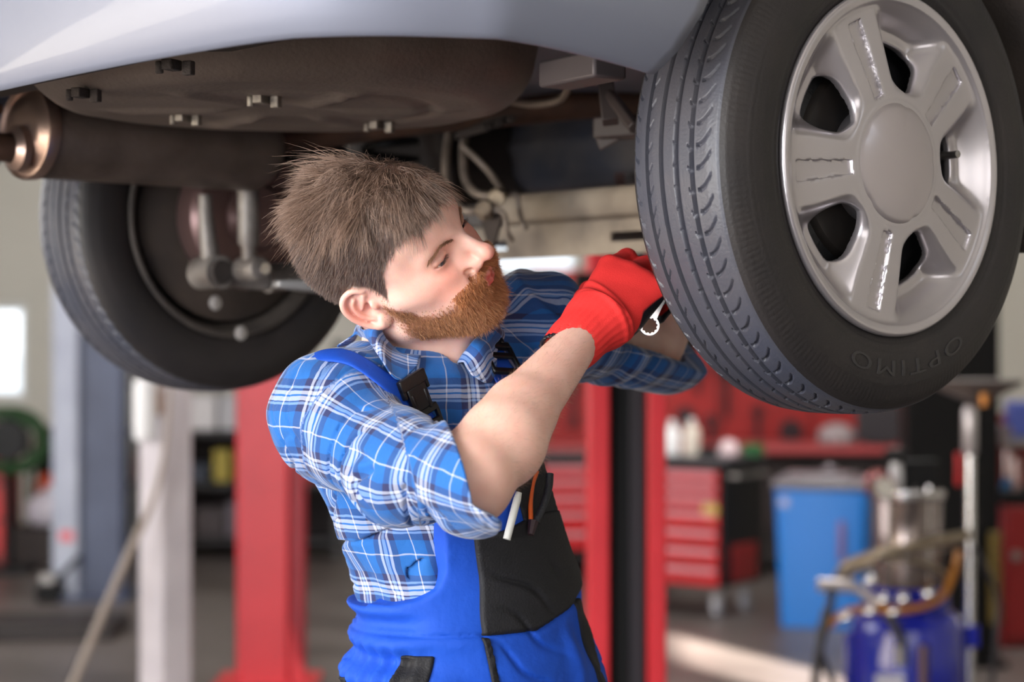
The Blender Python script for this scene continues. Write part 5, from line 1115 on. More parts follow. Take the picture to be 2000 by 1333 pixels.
# ------------------------------------------------------------------ clothes
udir = nrm(RE-RS)
def wob(p, k, seed, n=5):
    r = np.random.default_rng(seed); d = np.zeros(len(p), dtype=F4)
    for _ in range(n):
        w_ = nrm(r.normal(size=3))*k*r.uniform(0.6, 1.5); d += np.sin(p@A(w_)+r.uniform(0, 6.28)).astype(F4)
    return d/n
def along(p, a, b): a, b = A(a), A(b); ba = b-a; return ((p-a)@ba)/(ba@ba)
CUTP, CUTN = wv(899, 912, 2.05), A(nrm([0.965, 0.12, 0.22]))
LCP, LCN = wv(1296, 668, 2.72), A(nrm([0.62, -0.25, 0.74]))
REX, LEX = (RE+A(nrm(RE-SM))*0.05).astype(F4), (LE+A(nrm(LE-LS))*0.05).astype(F4)
def s_sleeves(p):
    t = along(p, RS, RE); L_ = float(np.linalg.norm(RE-RS))
    d = s_chain(p, [RS, SM, REX], (0.066, 0.0535, 0.0545), 0.04)
    d = smin(d, s_ball(p, RS+A([0.015, 0.012, -0.01]), 0.078), 0.03)
    cd = (p-CUTP)@CUTN-0.026*sst(CUTP[2]-p[:, 2], 0.034, 0.056)        # distance beyond the cuff opening
    # slanting folds along the sleeve, deeper towards the elbow
    ax = A(udir); q = p-RS; e1 = A(nrm(np.cross(udir, [0, 0, 1]))); e2 = np.cross(ax, e1); ph = np.arctan2(q@e2, q@e1)
    w_ = wob(p, 22, 3)
    fold = np.sin(t*L_*95+1.6*np.sin(ph+0.6)+2.2*w_); fold2 = np.sin(t*L_*46-2.0*np.cos(ph)+3.0*w_+1.0)
    wa_, wb_ = wob(p, 48, 41, 4), wob(p, 40, 43, 4)
    c1 = np.sin(t*L_*72+1.5*ph+2.6*wa_); c2 = np.sin(t*L_*52-1.2*ph+3.0*wb_+1.3)
    d = d+0.0070*np.exp(-(c1/0.22)**2)*sst(np.sin(ph*1.0+3*wb_), -0.5, 0.6)*(0.4+0.6*sst(t, 0.2, 0.6))+0.0062*np.exp(-(c2/0.20)**2)*sst(wa_, -0.25, 0.35)
    d = d-0.0030*np.maximum(fold, -0.5)*sst(t, 0.25, 0.7)*(0.6+0.4*np.cos(ph-2.0))-0.0035*np.maximum(fold2, -0.4)*sst(t, -0.1, 0.3)
    cuff = np.maximum(s_cone(p, RE-A(nrm(RE-SM))*0.02, REX, 0.059, 0.060)-0.0030*np.sin(ph*3+1.0)-0.002*w_, -0.050-cd); d = smin(d, cuff, 0.004)
    d = smin(d, np.maximum(s_ball(p, RE+A([0.006, 0.010, -0.030]), 0.040), -0.05-cd), 0.02)
    d = smax(d, cd, 0.004)
    hole = np.maximum(s_arms(p)[0]-0.0035, -0.045-cd); d = np.maximum(d, -hole)
    # his left sleeve
    e = s_cone(p, LS, LEX, 0.070, 0.062); e = smin(e, s_ball(p, LS+A([-0.01, 0, -0.01]), 0.076), 0.03)
    cl = (p-LCP)@LCN; t2 = along(p, LS, LE); w2 = wob(p, 24, 5)
    e = e-0.0045*np.sin(t2*24+3*w2)*sst(t2, 0.1, 0.5)
    e = smin(e, np.maximum(s_cone(p, LE-A(nrm(LE-LS))*0.06, LEX, 0.066, 0.068)-0.004*w2, -0.075-cl), 0.005)
    e = smax(e, cl, 0.004); hole = np.maximum(s_arms(p)[1]-0.006, -0.05-cl); e = np.maximum(e, -hole)
    return d, e
NAX = nrm(NK0-NK1)
def s_shirt(p):
    d = s_torso(p, 0.0, 1.505); a, b, wa, wb = tcoord(p); z = p[:, 2]
    # yoke: from the neck to both shoulder points
    yk = smin(s_cone(p, NB+A([0, 0.012, -0.058]), RS+A([0, 0, -0.002]), 0.064, 0.070), s_cone(p, NB+A([0, 0.012, -0.058]), LS+A([0, 0, -0.004]), 0.064, 0.070), 0.03)
    d = smin(d, yk, 0.05)
    w_ = wob(p, 18, 9); w3 = wob(p, 40, 12)
    ph = np.arctan2(a/wa, b/wb)
    fold = np.sin(z*62+a*46+3.2*w_)*0.0050+np.sin(z*40-a*70+2.5*w3+1.0)*0.0035
    wa_, wb_ = wob(p, 46, 51, 4), wob(p, 42, 53, 4)
    c1 = np.sin(z*66+a*52+2.6*wa_); c2 = np.sin(z*50-a*66+2.8*wb_+0.7); low = 1-sst(z, 1.36, 1.44)
    d = d-fold*(0.5+0.5*sst(-z, -1.40, -1.25))+(0.0078*np.exp(-(c1/0.22)**2)*sst(wb_, -0.3, 0.3)+0.0066*np.exp(-(c2/0.22)**2)*sst(wa_, -0.2, 0.4))*low
    d = d-0.0022*np.exp(-((a+0.012)/0.016)**4)*(b > 0)               # button placket
    d = d-0.011*sst(-z, -1.26, -1.20)*(1-sst(-z, -1.19, -1.17))*np.where(b > 0, sst(np.abs(a), 0.105, 0.13), 1)*(0.6+0.4*np.sin(ph*9+2*w_))*(b > -0.2)    # cloth bloused over the waist
    sl, sr = s_sleeves(p); d = smin(d, sl, 0.018); d = smin(d, sr, 0.018)
    neck = s_cone(p, NK1-A(NAX)*0.02, NK0, 0.060, 0.066)
    vee = s_cone(p, NB+A([0.012, -0.035, 0.03]), wv(880, 710, 2.32), 0.046, 0.008)
    d = smax(d, -smin(neck, vee, 0.02), 0.003)
    return np.maximum(d, 1.09-z)
v, q = surface(s_shirt, (-0.36, 1.95, 1.07), (0.40, 2.92, 1.62), VOX*1.18)
sme = mesh_np('shirt', v-np.array(PB), q)
def plaid_uv(v):
    a, b, wa, wb = tcoord(v.astype(F4)); ph = np.arctan2(a/wa, b/wb); uv = np.zeros((len(v), 3)); uv[:, 0] = v[:, 2]+0.02; uv[:, 1] = ph*0.135
    sl, sr = s_sleeves(v.astype(F4))
    vf = v.astype(F4); tor = np.minimum(s_torso(vf), smin(s_cone(vf, NB+A([0, 0.012, -0.058]), RS+A([0, 0, -0.002]), 0.064, 0.070), s_cone(vf, NB+A([0, 0.012, -0.058]), LS+A([0, 0, -0.004]), 0.064, 0.070), 0.03))
    for k, (S_, E_, sd, rr, off) in enumerate(((RS, RE, sl, 0.062, 0.0), (LS, LE, sr, 0.066, 0.02))):
        ax = nrm(E_-S_); e1 = nrm(np.cross(ax, [0.3, -0.2, 1])); e2 = np.cross(ax, e1); qv = v-S_; ph2 = np.arctan2(qv@e2, qv@(-e1 if k else e1)*1.0); t = qv@ax
        cln = s_chain(vf, [RS, SM, REX], (0.066, 0.0535, 0.0545), 0.04) if k == 0 else s_cone(vf, LS, LEX, 0.070, 0.062); m = (cln < tor-0.004)&(t > -0.02); uv[m, 0] = (t+off)[m]; uv[m, 1] = (ph2*rr)[m]
        cd = ((v-CUTP)@CUTN) if k == 0 else ((v-LCP)@LCN); mc = m&(cd > (-0.050 if k == 0 else -0.07)); uv[mc, 0] = uv[mc, 0]*1.0+0.031; uv[mc, 1] += 0.02
    return uv
vec_attr(sme, 'plaid', plaid_uv(v))
def plaid_mat():
    m = bpy.data.materials.new('plaid_flannel'); m.use_nodes = True; nt = m.node_tree; bs = nt.nodes['Principled BSDF']
    an = node(nt, 'ShaderNodeAttribute', attribute_name='plaid'); tc = node(nt, 'ShaderNodeTexCoord')
    nz = node(nt, 'ShaderNodeTexNoise'); nz.inputs['Scale'].default_value = 30; nt.links.new(tc.outputs['Object'], nz.inputs['Vector'])
    wp = node(nt, 'ShaderNodeVectorMath', operation='MULTIPLY_ADD'); nt.links.new(nz.outputs['Color'], wp.inputs[0]); wp.inputs[1].default_value = (0.006, 0.006, 0); nt.links.new(an.outputs['Vector'], wp.inputs[2])
    sp = node(nt, 'ShaderNodeSeparateXYZ'); nt.links.new(wp.outputs[0], sp.inputs[0]); outs = []
    BLUE, NAVY, WHITE, PALE, MID = (28, 98, 174), (42, 48, 92), (198, 202, 220), (140, 166, 212), (28, 72, 150)
    seqs = [[(0.0, BLUE), (0.26, WHITE), (0.285, BLUE), (0.50, NAVY), (0.60, PALE), (0.635, NAVY), (0.655, WHITE), (0.715, BLUE), (0.745, WHITE), (0.80, NAVY), (0.835, PALE), (0.87, NAVY), (0.965, BLUE)],
            [(0.0, BLUE), (0.20, WHITE), (0.225, BLUE), (0.46, NAVY), (0.57, WHITE), (0.615, NAVY), (0.64, PALE), (0.70, MID), (0.73, WHITE), (0.775, NAVY), (0.89, BLUE)]]
    for k, per in ((0, 0.078), (1, 0.070)):
        dv = node(nt, 'ShaderNodeMath', operation='DIVIDE'); nt.links.new(sp.outputs[k], dv.inputs[0]); dv.inputs[1].default_value = per
        fr = node(nt, 'ShaderNodeMath', operation='FRACT'); nt.links.new(dv.outputs[0], fr.inputs[0])
        r = node(nt, 'ShaderNodeValToRGB'); r.color_ramp.interpolation = 'CONSTANT'; el = r.color_ramp.elements
        while len(el) < len(seqs[k]): el.new(0.5)
        for e, (pos, c) in zip(el, seqs[k]): e.position = pos; e.color = (*lin(c), 1)
        nt.links.new(fr.outputs[0], r.inputs['Fac']); outs.append(r.outputs['Color'])
    # twill weave decides which thread lies on top
    ad = node(nt, 'ShaderNodeMath', operation='ADD'); nt.links.new(sp.outputs[0], ad.inputs[0]); nt.links.new(sp.outputs[1], ad.inputs[1])
    ml = node(nt, 'ShaderNodeMath', operation='MULTIPLY'); nt.links.new(ad.outputs[0], ml.inputs[0]); ml.inputs[1].default_value = 4200.0
    sn = node(nt, 'ShaderNodeMath', operation='SINE'); nt.links.new(ml.outputs[0], sn.inputs[0])
    mr = node(nt, 'ShaderNodeMapRange'); mr.inputs[1].default_value = -1; mr.inputs[3].default_value = 0.38; mr.inputs[4].default_value = 0.62; nt.links.new(sn.outputs[0], mr.inputs[0])
    c = mixc(nt, mr.outputs[0], outs[0], outs[1]); nt.links.new(c, bs.inputs['Base Color']); bs.inputs['Roughness'].default_value = 0.85
    bs.inputs['Sheen Weight'].default_value = 0.25; bs.inputs['Sheen Roughness'].default_value = 0.4
    n2 = node(nt, 'ShaderNodeTexNoise'); n2.inputs['Scale'].default_value = 90; n2.inputs['Detail'].default_value = 6; nt.links.new(tc.outputs['Object'], n2.inputs['Vector'])
    bp = node(nt, 'ShaderNodeBump'); bp.inputs['Strength'].default_value = 0.5; bp.inputs['Distance'].default_value = 0.003; nt.links.new(n2.outputs['Fac'], bp.inputs['Height']); nt.links.new(bp.outputs[0], bs.inputs['Normal'])
    return m
M_plaid = plaid_mat()
shirt = link('shirt', sme, M_plaid, person, smooth=180, fixn=False)

# --- collar: a folded band around the neck
def push(p, f, dist, it=4, both=False):
    p = np.asarray(p, dtype=F4)
    for _ in range(it):
        d = f(p); g = grad(f, p, 0.003); g2 = np.maximum((g*g).sum(-1), 0.1); s = (dist-d)/g2 if both else np.where(d < dist, (dist-d)/g2, 0); p = p+g*s[:, None]
    return p
def s_trunk(p):
    yk = smin(s_cone(p, NB+A([0, 0.012, -0.058]), RS+A([0, 0, -0.002]), 0.064, 0.070), s_cone(p, NB+A([0, 0.012, -0.058]), LS+A([0, 0, -0.004]), 0.064, 0.070), 0.03)
    return smin(smin(s_torso(p, 0.004, 1.505), yk, 0.05), s_ball(p, RS+A([0.015, 0.012, -0.01]), 0.078), 0.02)-0.003
def shoot(px, py, f, d0=1.75, d1=3.0):
    o = np.array([0, 0, EYE]); r = np.array([(px-CX)/FPX, 1, (CY-py)/FPX]); t = d0
    for _ in range(260):
        p = (o+r*t).astype(F4)[None]; d = float(f(p)[0])
        if d < 0.0004: return o+r*t
        t += max(d*0.6, 0.0004)
        if t > d1: return None
    return None
def resample(P, n):
    P = [np.array(list(x)) for x in spline([V(p) for p in P], 160)]; L_ = np.concatenate([[0], np.cumsum([np.linalg.norm(b-a) for a, b in zip(P[:-1], P[1:])])]); t = np.linspace(0, L_[-1], n); P = np.array(P)
    return np.stack([np.interp(t, L_, P[:, k]) for k in range(3)], 1)
def collar():
    nk = lambda p: s_neck(p)-0.0065
    def near_or(px, py, f, d): q = shoot(px, py, f); return np.array(at(px, py, d)) if q is None else q
    bk = -nrm(TF.astype(float)-NAX*np.dot(TF, NAX)); sd_ = np.cross(NAX, bk); c0 = np.array(NB)
    tops = [near_or(822, 707, nk, 2.32), near_or(800, 697, nk, 2.33), near_or(778, 684, nk, 2.34), near_or(756, 662, nk, 2.36), near_or(738, 636, nk, 2.39)]
    bots = [near_or(806, 730, s_shirt, 2.31), near_or(766, 752, s_shirt, 2.29), near_or(738, 718, s_shirt, 2.31), near_or(714, 676, s_shirt, 2.34), near_or(702, 646, s_shirt, 2.38)]
    tl = [near_or(892, 709, nk, 2.34), near_or(902, 690, nk, 2.35), near_or(924, 662, nk, 2.37), near_or(944, 636, nk, 2.42)]
    bl = [near_or(908, 738, s_shirt, 2.33), near_or(946, 752, s_shirt, 2.36), near_or(962, 700, s_shirt, 2.39), near_or(974, 650, s_shirt, 2.44)]
    g = lambda P: [p+lift*np.array(grad(s_trunk, p[None].astype(F4), 0.004)[0]) for p in P]
    lift = 0.011; bots = g(bots); bl = g(bl)
    ar, al = tops[-1]-c0, tl[-1]-c0
    def back(k0, k1, h0): return [c0+bk*k0*math.sin(a)+sd_*k1*math.cos(a)*-1+NAX*h0 for a in (0.7, 1.57, 2.44)]
    sgn = 1 if np.dot(tops[-1]-c0, -sd_) > 0 else -1
    bt_ = [c0+bk*0.068*math.sin(a)+(-sd_*sgn)*0.066*math.cos(a)+NAX*0.052 for a in (0.6, 1.57, 2.5)]; bb_ = [c0+bk*0.098*math.sin(a)+(-sd_*sgn)*0.094*math.cos(a)+NAX*0.030 for a in (0.6, 1.57, 2.5)]
    n, m_ = 90, 11; T_ = resample(tops+bt_+tl[::-1], n); B_ = resample(bots+bb_+bl[::-1], n)
    rows, uv = [], []
    for i in range(n):
        cen = c0+NAX*np.dot(T_[i]-c0, NAX); dr = nrm(T_[i]-cen); inn = T_[i]-NAX*0.040-dr*0.004; wd = np.linalg.norm(B_[i]-T_[i]); r = []
        for j in range(m_):
            if j < 3: p = inn+(T_[i]-inn)*j/3
            else:
                q = (j-3)/(m_-4); p = T_[i]+(B_[i]-T_[i])*q+(dr*0.6+NAX*0.8)*0.010*math.sin(PI*min(1, q*1.15))
            r.append(V(p-np.array(PB))); uv.append((0.0 if j < 3 else (j-3)/(m_-4)*wd+0.02, i*0.0045, 0))
        q_ = np.array([list(x) for x in r])+np.array(PB); q_[5:] = push(q_[5:], s_trunk, 0.0065, 4); r = [V(x-np.array(PB)) for x in q_]
        rows.append(r)
    b = MB(); b.grid(rows); ob = b.build('collar', M_plaid, shirt, smooth=180, solid=0.0026, subsurf=1, offset=0); vec_attr(ob.data, 'plaid', np.array(uv))
collar()

# --- overalls
def zmax(a, b, s_only=False):
    s = np.where(b > 0, np.abs(a+0.004), 0.3); return np.interp(s, [0.0, 0.080, 0.092, 0.097, 0.104, 0.115, 0.13, 0.15, 0.2], [1.392, 1.390, 1.30, 1.26, 1.228, 1.207, 1.195, 1.187, 1.183])
def s_over(p):
    a, b, wa, wb = tcoord(p); z = p[:, 2]; ph = np.arctan2(a/wa, b/wb); g = 0.0175
    d = s_torso(p, g, 1.47)
    hipf = sst(-z, -1.16, -1.02)
    w_ = wob(p, 15, 21); w3 = wob(p, 34, 23)
    d = d-0.004*w_-0.0022*np.sin(z*70+a*30+4*w3)*sst(-z, -1.28, -1.12)-0.006*hipf
    d = d-0.0042*np.sin(ph*17+2*w3+z*30)*sst(-z, -1.215, -1.16)*(1-sst(-z, -1.12, -1.06))*sst(-np.cos(ph-math.radians(-112)), -1.0, -0.55)*0
    gat = sst(np.cos(ph-math.radians(-108)), 0.55, 0.85); d = d-0.0055*gat*np.sin(z*150+3*w_)*sst(-z, -1.20, -1.17)-0.005*gat*np.sin(ph*34+4*w_)*sst(-z, -1.15, -1.11)
    zs = 1.151+0.30*np.maximum(a+0.01, 0)                             # seam below the bib
    d = d+0.0028*np.exp(-((z-zs)/0.0022)**2)-0.0016*np.exp(-((z-zs+0.010)/0.008)**2)
    d = d+0.0025*np.exp(-((a+0.083-0.02*(1.1-z))/0.0022)**2)*(z < zs)*(b > 0)       # front seam of the trousers
    wc_ = wob(p, 40, 61, 4); cz = np.sin(z*58+a*30+2.6*wc_); d = d+0.0045*np.exp(-(cz/0.24)**2)*sst(wob(p, 30, 63), -0.1, 0.4)*(1-sst(z, 1.21, 1.24))
    # soft folds hanging from the seam
    d = d-0.006*np.exp(-((a-0.045-0.15*(1.15-z))/0.014)**2)*(z < zs)*(b > 0)*sst(zs-z, 0.0, 0.04)
    for sx in (-1, 1):
        hip = A([-0.045, 2.45, 0.98])+TL*0.088*sx; kn = A([-0.05, 2.44, 0.5])+TL*0.125*sx+TF*0.04; an = A([-0.05, 2.46, 0.12])+TL*0.145*sx
        d = smin(d, s_chain(p, [hip, kn, an], (0.108, 0.088, 0.082), 0.03), 0.05)
    d = np.maximum(d, 0.09-z)
    return smax(d, (z-zmax(a, b))*0.42, 0.003)
v, q = surface(s_over, (-0.40, 2.1, 0.07), (0.32, 2.80, 1.45), VOX*1.5)
M_blue_c = bpy.data.materials.new('blue_workwear'); M_blue_c.use_nodes = True; nt = M_blue_c.node_tree; bs = nt.nodes['Principled BSDF']
tc = node(nt, 'ShaderNodeTexCoord'); nz = node(nt, 'ShaderNodeTexNoise'); nz.inputs['Scale'].default_value = 9; nz.inputs['Detail'].default_value = 6; nt.links.new(tc.outputs['Object'], nz.inputs['Vector'])
c = mixc(nt, nz.outputs['Fac'], (0, 64, 176), (4, 80, 196)); nt.links.new(c, bs.inputs['Base Color']); bs.inputs['Roughness'].default_value = 0.75
n2 = node(nt, 'ShaderNodeTexNoise'); n2.inputs['Scale'].default_value = 55; n2.inputs['Detail'].default_value = 8; nt.links.new(tc.outputs['Object'], n2.inputs['Vector'])
bp = node(nt, 'ShaderNodeBump'); bp.inputs['Strength'].default_value = 0.45; bp.inputs['Distance'].default_value = 0.004; nt.links.new(n2.outputs['Fac'], bp.inputs['Height']); nt.links.new(bp.outputs[0], bs.inputs['Normal'])
M_blk = mat('black_workwear', (14, 14, 19), 0.7, noise=(20, 19, 25), nscale=30, bump=0.3, bscale=400)
over = link('overalls', mesh_np('overalls', v-np.array(PB), q), M_blue_c, person, smooth=180, fixn=False)
def patch(name, region, grow, lo, hi, m=None, parent=None, base=None):
    fb = base or s_over
    f = lambda p: smax(np.maximum(fb(p)-grow, -fb(p)-0.006), region(p), 0.0025)
    v, q = surface(f, lo, hi, VOX*1.35); return link(name, mesh_np(name, v-np.array(PB), q), m or M_blk, parent or over, smooth=180, fixn=False)
def zt_(a): return 1.273+0.13*(a+0.06)
def reg_pocket(p):
    a, b, wa, wb = tcoord(p); z = p[:, 2]
    return np.maximum.reduce([-(a+0.068+0.14*(1.27-z)), a-0.118, z-zt_(a)-0.004*np.sin(a*40), (1.148+0.30*np.maximum(a+0.01, 0)+0.002)-z, -b])
patch('bib_pocket', reg_pocket, 0.0055, (-0.25, 2.15, 1.08), (0.15, 2.60, 1.36))
def reg_tool(p):
    a, b, wa, wb = tcoord(p); z = p[:, 2]
    return np.maximum.reduce([0.010-a, a-0.104, z-(zt_(a)+0.060), zt_(a)-0.03-z, -b])
patch('tool_pocket', reg_tool, 0.0035, (-0.25, 2.15, 1.2), (0.15, 2.60, 1.42))
def reg_phi(f0, f1, zt, zb=0.92, slant=0.0):
    def r(p):
        a, b, wa, wb = tcoord(p); z = p[:, 2]; ph = np.degrees(np.arctan2(a/wa, b/wb))-slant*(zt-z); return np.maximum.reduce([(f0-ph)*0.0022, (ph-f1)*0.0022, z-zt, zb-z])
    return r
patch('side_panel', reg_phi(-70, -53, 1.128, slant=-90), 0.0045, (-0.3, 2.1, 0.9), (0.2, 2.7, 1.2))
patch('side_panel', reg_phi(-150, -104, 1.092), 0.003, (-0.32, 2.1, 0.9), (0.2, 2.7, 1.2))
patch('side_panel', reg_phi(26, 35, 1.178, slant=40), 0.004, (-0.3, 2.1, 0.9), (0.2, 2.75, 1.22))
patch('side_panel', reg_phi(82, 120, 1.14), 0.003, (-0.3, 2.1, 0.9), (0.2, 2.75, 1.22))

def reg_fly(p):
    a, b, wa, wb = tcoord(p); z = p[:, 2]; return np.maximum.reduce([np.abs(a+0.083-0.02*(1.1-z))-0.0038, z-1.148, 0.92-z, -b])
patch('fly_piping', reg_fly, 0.0042, (-0.3, 2.1, 0.9), (0.2, 2.7, 1.2))

# --- braces with buckles, laid on the shirt
def s_wear(p): return np.minimum(s_shirt(p), s_over(p))
def strap(name, upper, lower, low, tail, m, parent):
    """both edges of the webbing where the photo shows them; the first LOW pairs lie on the chest under the arm"""
    rows = []
    for k in range(5):
        P = []
        for i, (u, l) in enumerate(zip(upper, lower)):
            f = s_trunk if i < low else s_shirt; q = shoot(u[0]+(l[0]-u[0])*k/4, u[1]+(l[1]-u[1])*k/4, f)
            if q is not None: P.append(q+grad(s_trunk, q[None].astype(F4), 0.004)[0]*0.004)
            else: P.append(np.full(3, np.nan))
        rows.append(P)
    R = np.array(rows); ok = ~np.isnan(R).any((0, 2)); R = R[:, ok]
    ex = []
    for t in tail: ex.append(push(R[:, -1]+np.array(t), s_shirt, 0.004, 6, True))
    R = np.concatenate([R]+[e[:, None] for e in ex], 1)
    for _ in range(2): R[:, 1:-1] = R[:, 1:-1]*0.6+0.2*(R[:, :-2]+R[:, 2:])
    G = np.array([resample(R[k], 60) for k in range(5)])
    b = MB(); b.grid([[V(G[k, i]-np.array(PB)) for k in range(5)] for i in range(60)]); b.build(name, m, parent, smooth=180, solid=0.003, offset=0, subsurf=1)
    C_ = G[2]; T = np.gradient(C_, axis=0); T /= np.linalg.norm(T, axis=-1, keepdims=True); S = G[4]-G[0]; S /= np.linalg.norm(S, axis=-1, keepdims=True); g = np.cross(S, T); g *= np.sign(-(g[:, 1:2])+1e-6); T = np.cross(g, S); return C_, T, g, S
CR, TR_, GR, SR = strap('strap', [(872, 850), (846, 812), (822, 776), (798, 748), (768, 744), (748, 730), (716, 704), (684, 686), (651, 680), (624, 685), (606, 697)], [(832, 868), (808, 834), (784, 800), (762, 775), (748, 764), (730, 752), (706, 731), (680, 714), (651, 708), (621, 711), (601, 716)], 4, [(-0.012, 0.045, -0.012), (-0.010, 0.10, -0.05)], M_blue_c, over)
CL_, TL_, GL, SL = strap('strap', [(1060, 866), (1034, 800), (1012, 750), (990, 704), (970, 664), (952, 636)], [(1016, 880), (992, 812), (970, 760), (948, 712), (926, 672), (908, 644)], 9, [(0.0, 0.06, 0.02), (0.0, 0.13, -0.03)], M_blue_c, over)
M_buck = mat('buckle_plastic', (14, 13, 15), 0.35)
def buckle(i, C_, T, G, S):
    o = C_[i]+G[i]*0.008-np.array(PB); R = Matrix([[*S[i]], [*T[i]], [*G[i]]]).transposed()
    t_ = Matrix([[S[i][k]*0.86, T[i][k]*1.3, G[i][k]] for k in range(3)])
    def lb(b, c, size): b.box(V(o)+t_ @ V(c), size, t_)
    b = MB(); lb(b, (-0.023, 0.016, 0), (0.006, 0.034, 0.006)); lb(b, (0.023, 0.016, 0), (0.006, 0.034, 0.006)); lb(b, (0, 0.031, 0.0), (0.050, 0.006, 0.006)); lb(b, (0, 0.012, 0.001), (0.044, 0.006, 0.005)); lb(b, (0, -0.001, 0), (0.048, 0.007, 0.008))
    lb(b, (0, -0.016, 0.001), (0.034, 0.024, 0.007)); lb(b, (-0.012, -0.012, 0.004), (0.005, 0.02, 0.003)); lb(b, (0.012, -0.012, 0.004), (0.005, 0.02, 0.003)); lb(b, (0, -0.033, 0), (0.048, 0.012, 0.008)); lb(b, (-0.021, -0.026, 0), (0.006, 0.012, 0.007)); lb(b, (0.021, -0.026, 0), (0.006, 0.012, 0.007))
    b.build('buckle', M_buck, over, bevel=0.0015)
def idx_near(C_, px, py): return int(np.argmin(np.hypot(CX+FPX*C_[:, 0]/C_[:, 1]-px, CY-FPX*(C_[:, 2]-EYE)/C_[:, 1]-py)))
buckle(idx_near(CR, 808, 812), CR, TR_, GR, SR); buckle(idx_near(CL_, 968, 682), CL_, TL_, GL, SL)

# --- gloves
M_gblk = mat('black_glove_coating', (24, 25, 32), 0.5, bump=0.4, bscale=300)
M_glove = bpy.data.materials.new('red_knit_and_black_coating'); M_glove.use_nodes = True; nt = M_glove.node_tree; bs = nt.nodes['Principled BSDF']
vc = node(nt, 'ShaderNodeVertexColor', layer_name='coat'); sp = node(nt, 'ShaderNodeSeparateColor'); nt.links.new(vc.outputs[0], sp.inputs[0])
gt = node(nt, 'ShaderNodeMapRange'); gt.inputs[1].default_value = 0.47; gt.inputs[2].default_value = 0.53; nt.links.new(sp.outputs[0], gt.inputs[0])
tc = node(nt, 'ShaderNodeTexCoord'); nz = node(nt, 'ShaderNodeTexNoise'); nz.inputs['Scale'].default_value = 700; nt.links.new(tc.outputs['Object'], nz.inputs['Vector'])
c = mixc(nt, nz.outputs['Fac'], (222, 36, 36), (236, 54, 50)); c = mixc(nt, gt.outputs[0], c, (22, 23, 31)); nt.links.new(c, bs.inputs['Base Color'])
rr_ = node(nt, 'ShaderNodeMapRange'); rr_.inputs[3].default_value = 0.8; rr_.inputs[4].default_value = 0.42; nt.links.new(gt.outputs[0], rr_.inputs[0]); nt.links.new(rr_.outputs[0], bs.inputs['Roughness'])
bp = node(nt, 'ShaderNodeBump'); bp.inputs['Strength'].default_value = 0.2; bp.inputs['Distance'].default_value = 0.002; nt.links.new(nz.outputs['Fac'], bp.inputs['Height']); nt.links.new(bp.outputs[0], bs.inputs['Normal'])
def glove(W, h, t, n, curl, lo, hi):
    B3 = np.stack([h, t, n]).astype(F4)
    def f(p):
        q = (p-W)@B3.T; x = q[:, 0]; d = s_hand(p, W, h, t, n, curl, 0.0)
        cuff = np.maximum(np.sqrt((q[:, 1]/1.06)**2+(q[:, 2]*1.08)**2)-0.0300-0.06*np.maximum(x+0.01, 0)+0.0010*np.sin(np.arctan2(q[:, 2], q[:, 1])*26)*0.5, np.maximum(-0.068-x, x-0.012))
        d = smin(d, cuff, 0.02)
        d = d-0.0022*np.exp(-((x-0.020-0.25*q[:, 1])/0.005)**2)*(q[:, 2] > -0.01)-0.0018*np.exp(-((x-0.034-0.35*q[:, 1])/0.004)**2)*(q[:, 2] > -0.01)-0.0011*wob(p, 120, 31)
        d = np.maximum(d, -0.068-x); 
        return np.maximum(d, -np.maximum(np.sqrt(q[:, 1]**2+q[:, 2]**2)-0.0272, x+0.030))
    v, qd = surface(f, lo, hi, 0.0021); me = mesh_np('glove', v-np.array(PB), qd)
    qq = (v-W)@B3.T; x, y, z = qq[:, 0], qq[:, 1], qq[:, 2]; nn = grad(f, v, 0.003)@B3.T; nn /= np.linalg.norm(nn, axis=-1, keepdims=True)+1e-9
    thr = -0.12+0.25*sst(x, 0.05, 0.10)*(z < 0)+0.72*sst(-y, 0.006, 0.020)*sst(x, 0.026, 0.050)*(1-0.5*sst(x, 0.10, 0.125))
    val = np.minimum(0.5+(thr-nn[:, 2])*0.5, 0.5+(x-0.020-0.15*np.abs(y))*30); val = np.maximum(val, 0.5+(-0.0615-x)*120)
    col = np.ones((len(v), 4), dtype=np.float32); col[:, 0] = np.clip(val, 0, 1); color_attr(me, 'coat', col)
    return link('glove', me, M_glove, person, smooth=180, fixn=False)
glove(RW, hR, tR, dR, CURL_R, RW-A([.11, .11, .11]), RW+A([.24, .24, .24]))
glove(LW, hL, tL, dL, CURL_L, LW-A([.11, .11, .11]), LW+A([.24, .24, .24]))
# --- boots
for sx in (-1, 1):
    an = A([-0.05, 2.46, 0.11])+TL*0.145*sx; toe = an+TF*0.16
    f = lambda p: np.maximum(smin(smin(s_cone(p, an, an+A([0, 0, -0.05]), 0.05, 0.052), s_cone(p, an-A([0, 0, .06])-TF*0.03, an-A([0, 0, .066])+TF*0.15, 0.046, 0.046), 0.03), s_cone(p, an+A([0, 0, -.02]), toe+A([0, 0, -.075]), 0.045, 0.04), 0.03), 0.004-p[:, 2])
    v, q = surface(f, np.minimum(an, toe)-A([.09, .09, .12]), np.maximum(an, toe)+A([.09, .09, .08]), 0.006); link('boot', mesh_np('boot', v-np.array(PB), q), mat('boot_leather', (28, 24, 22), 0.5), person, smooth=180, fixn=False)

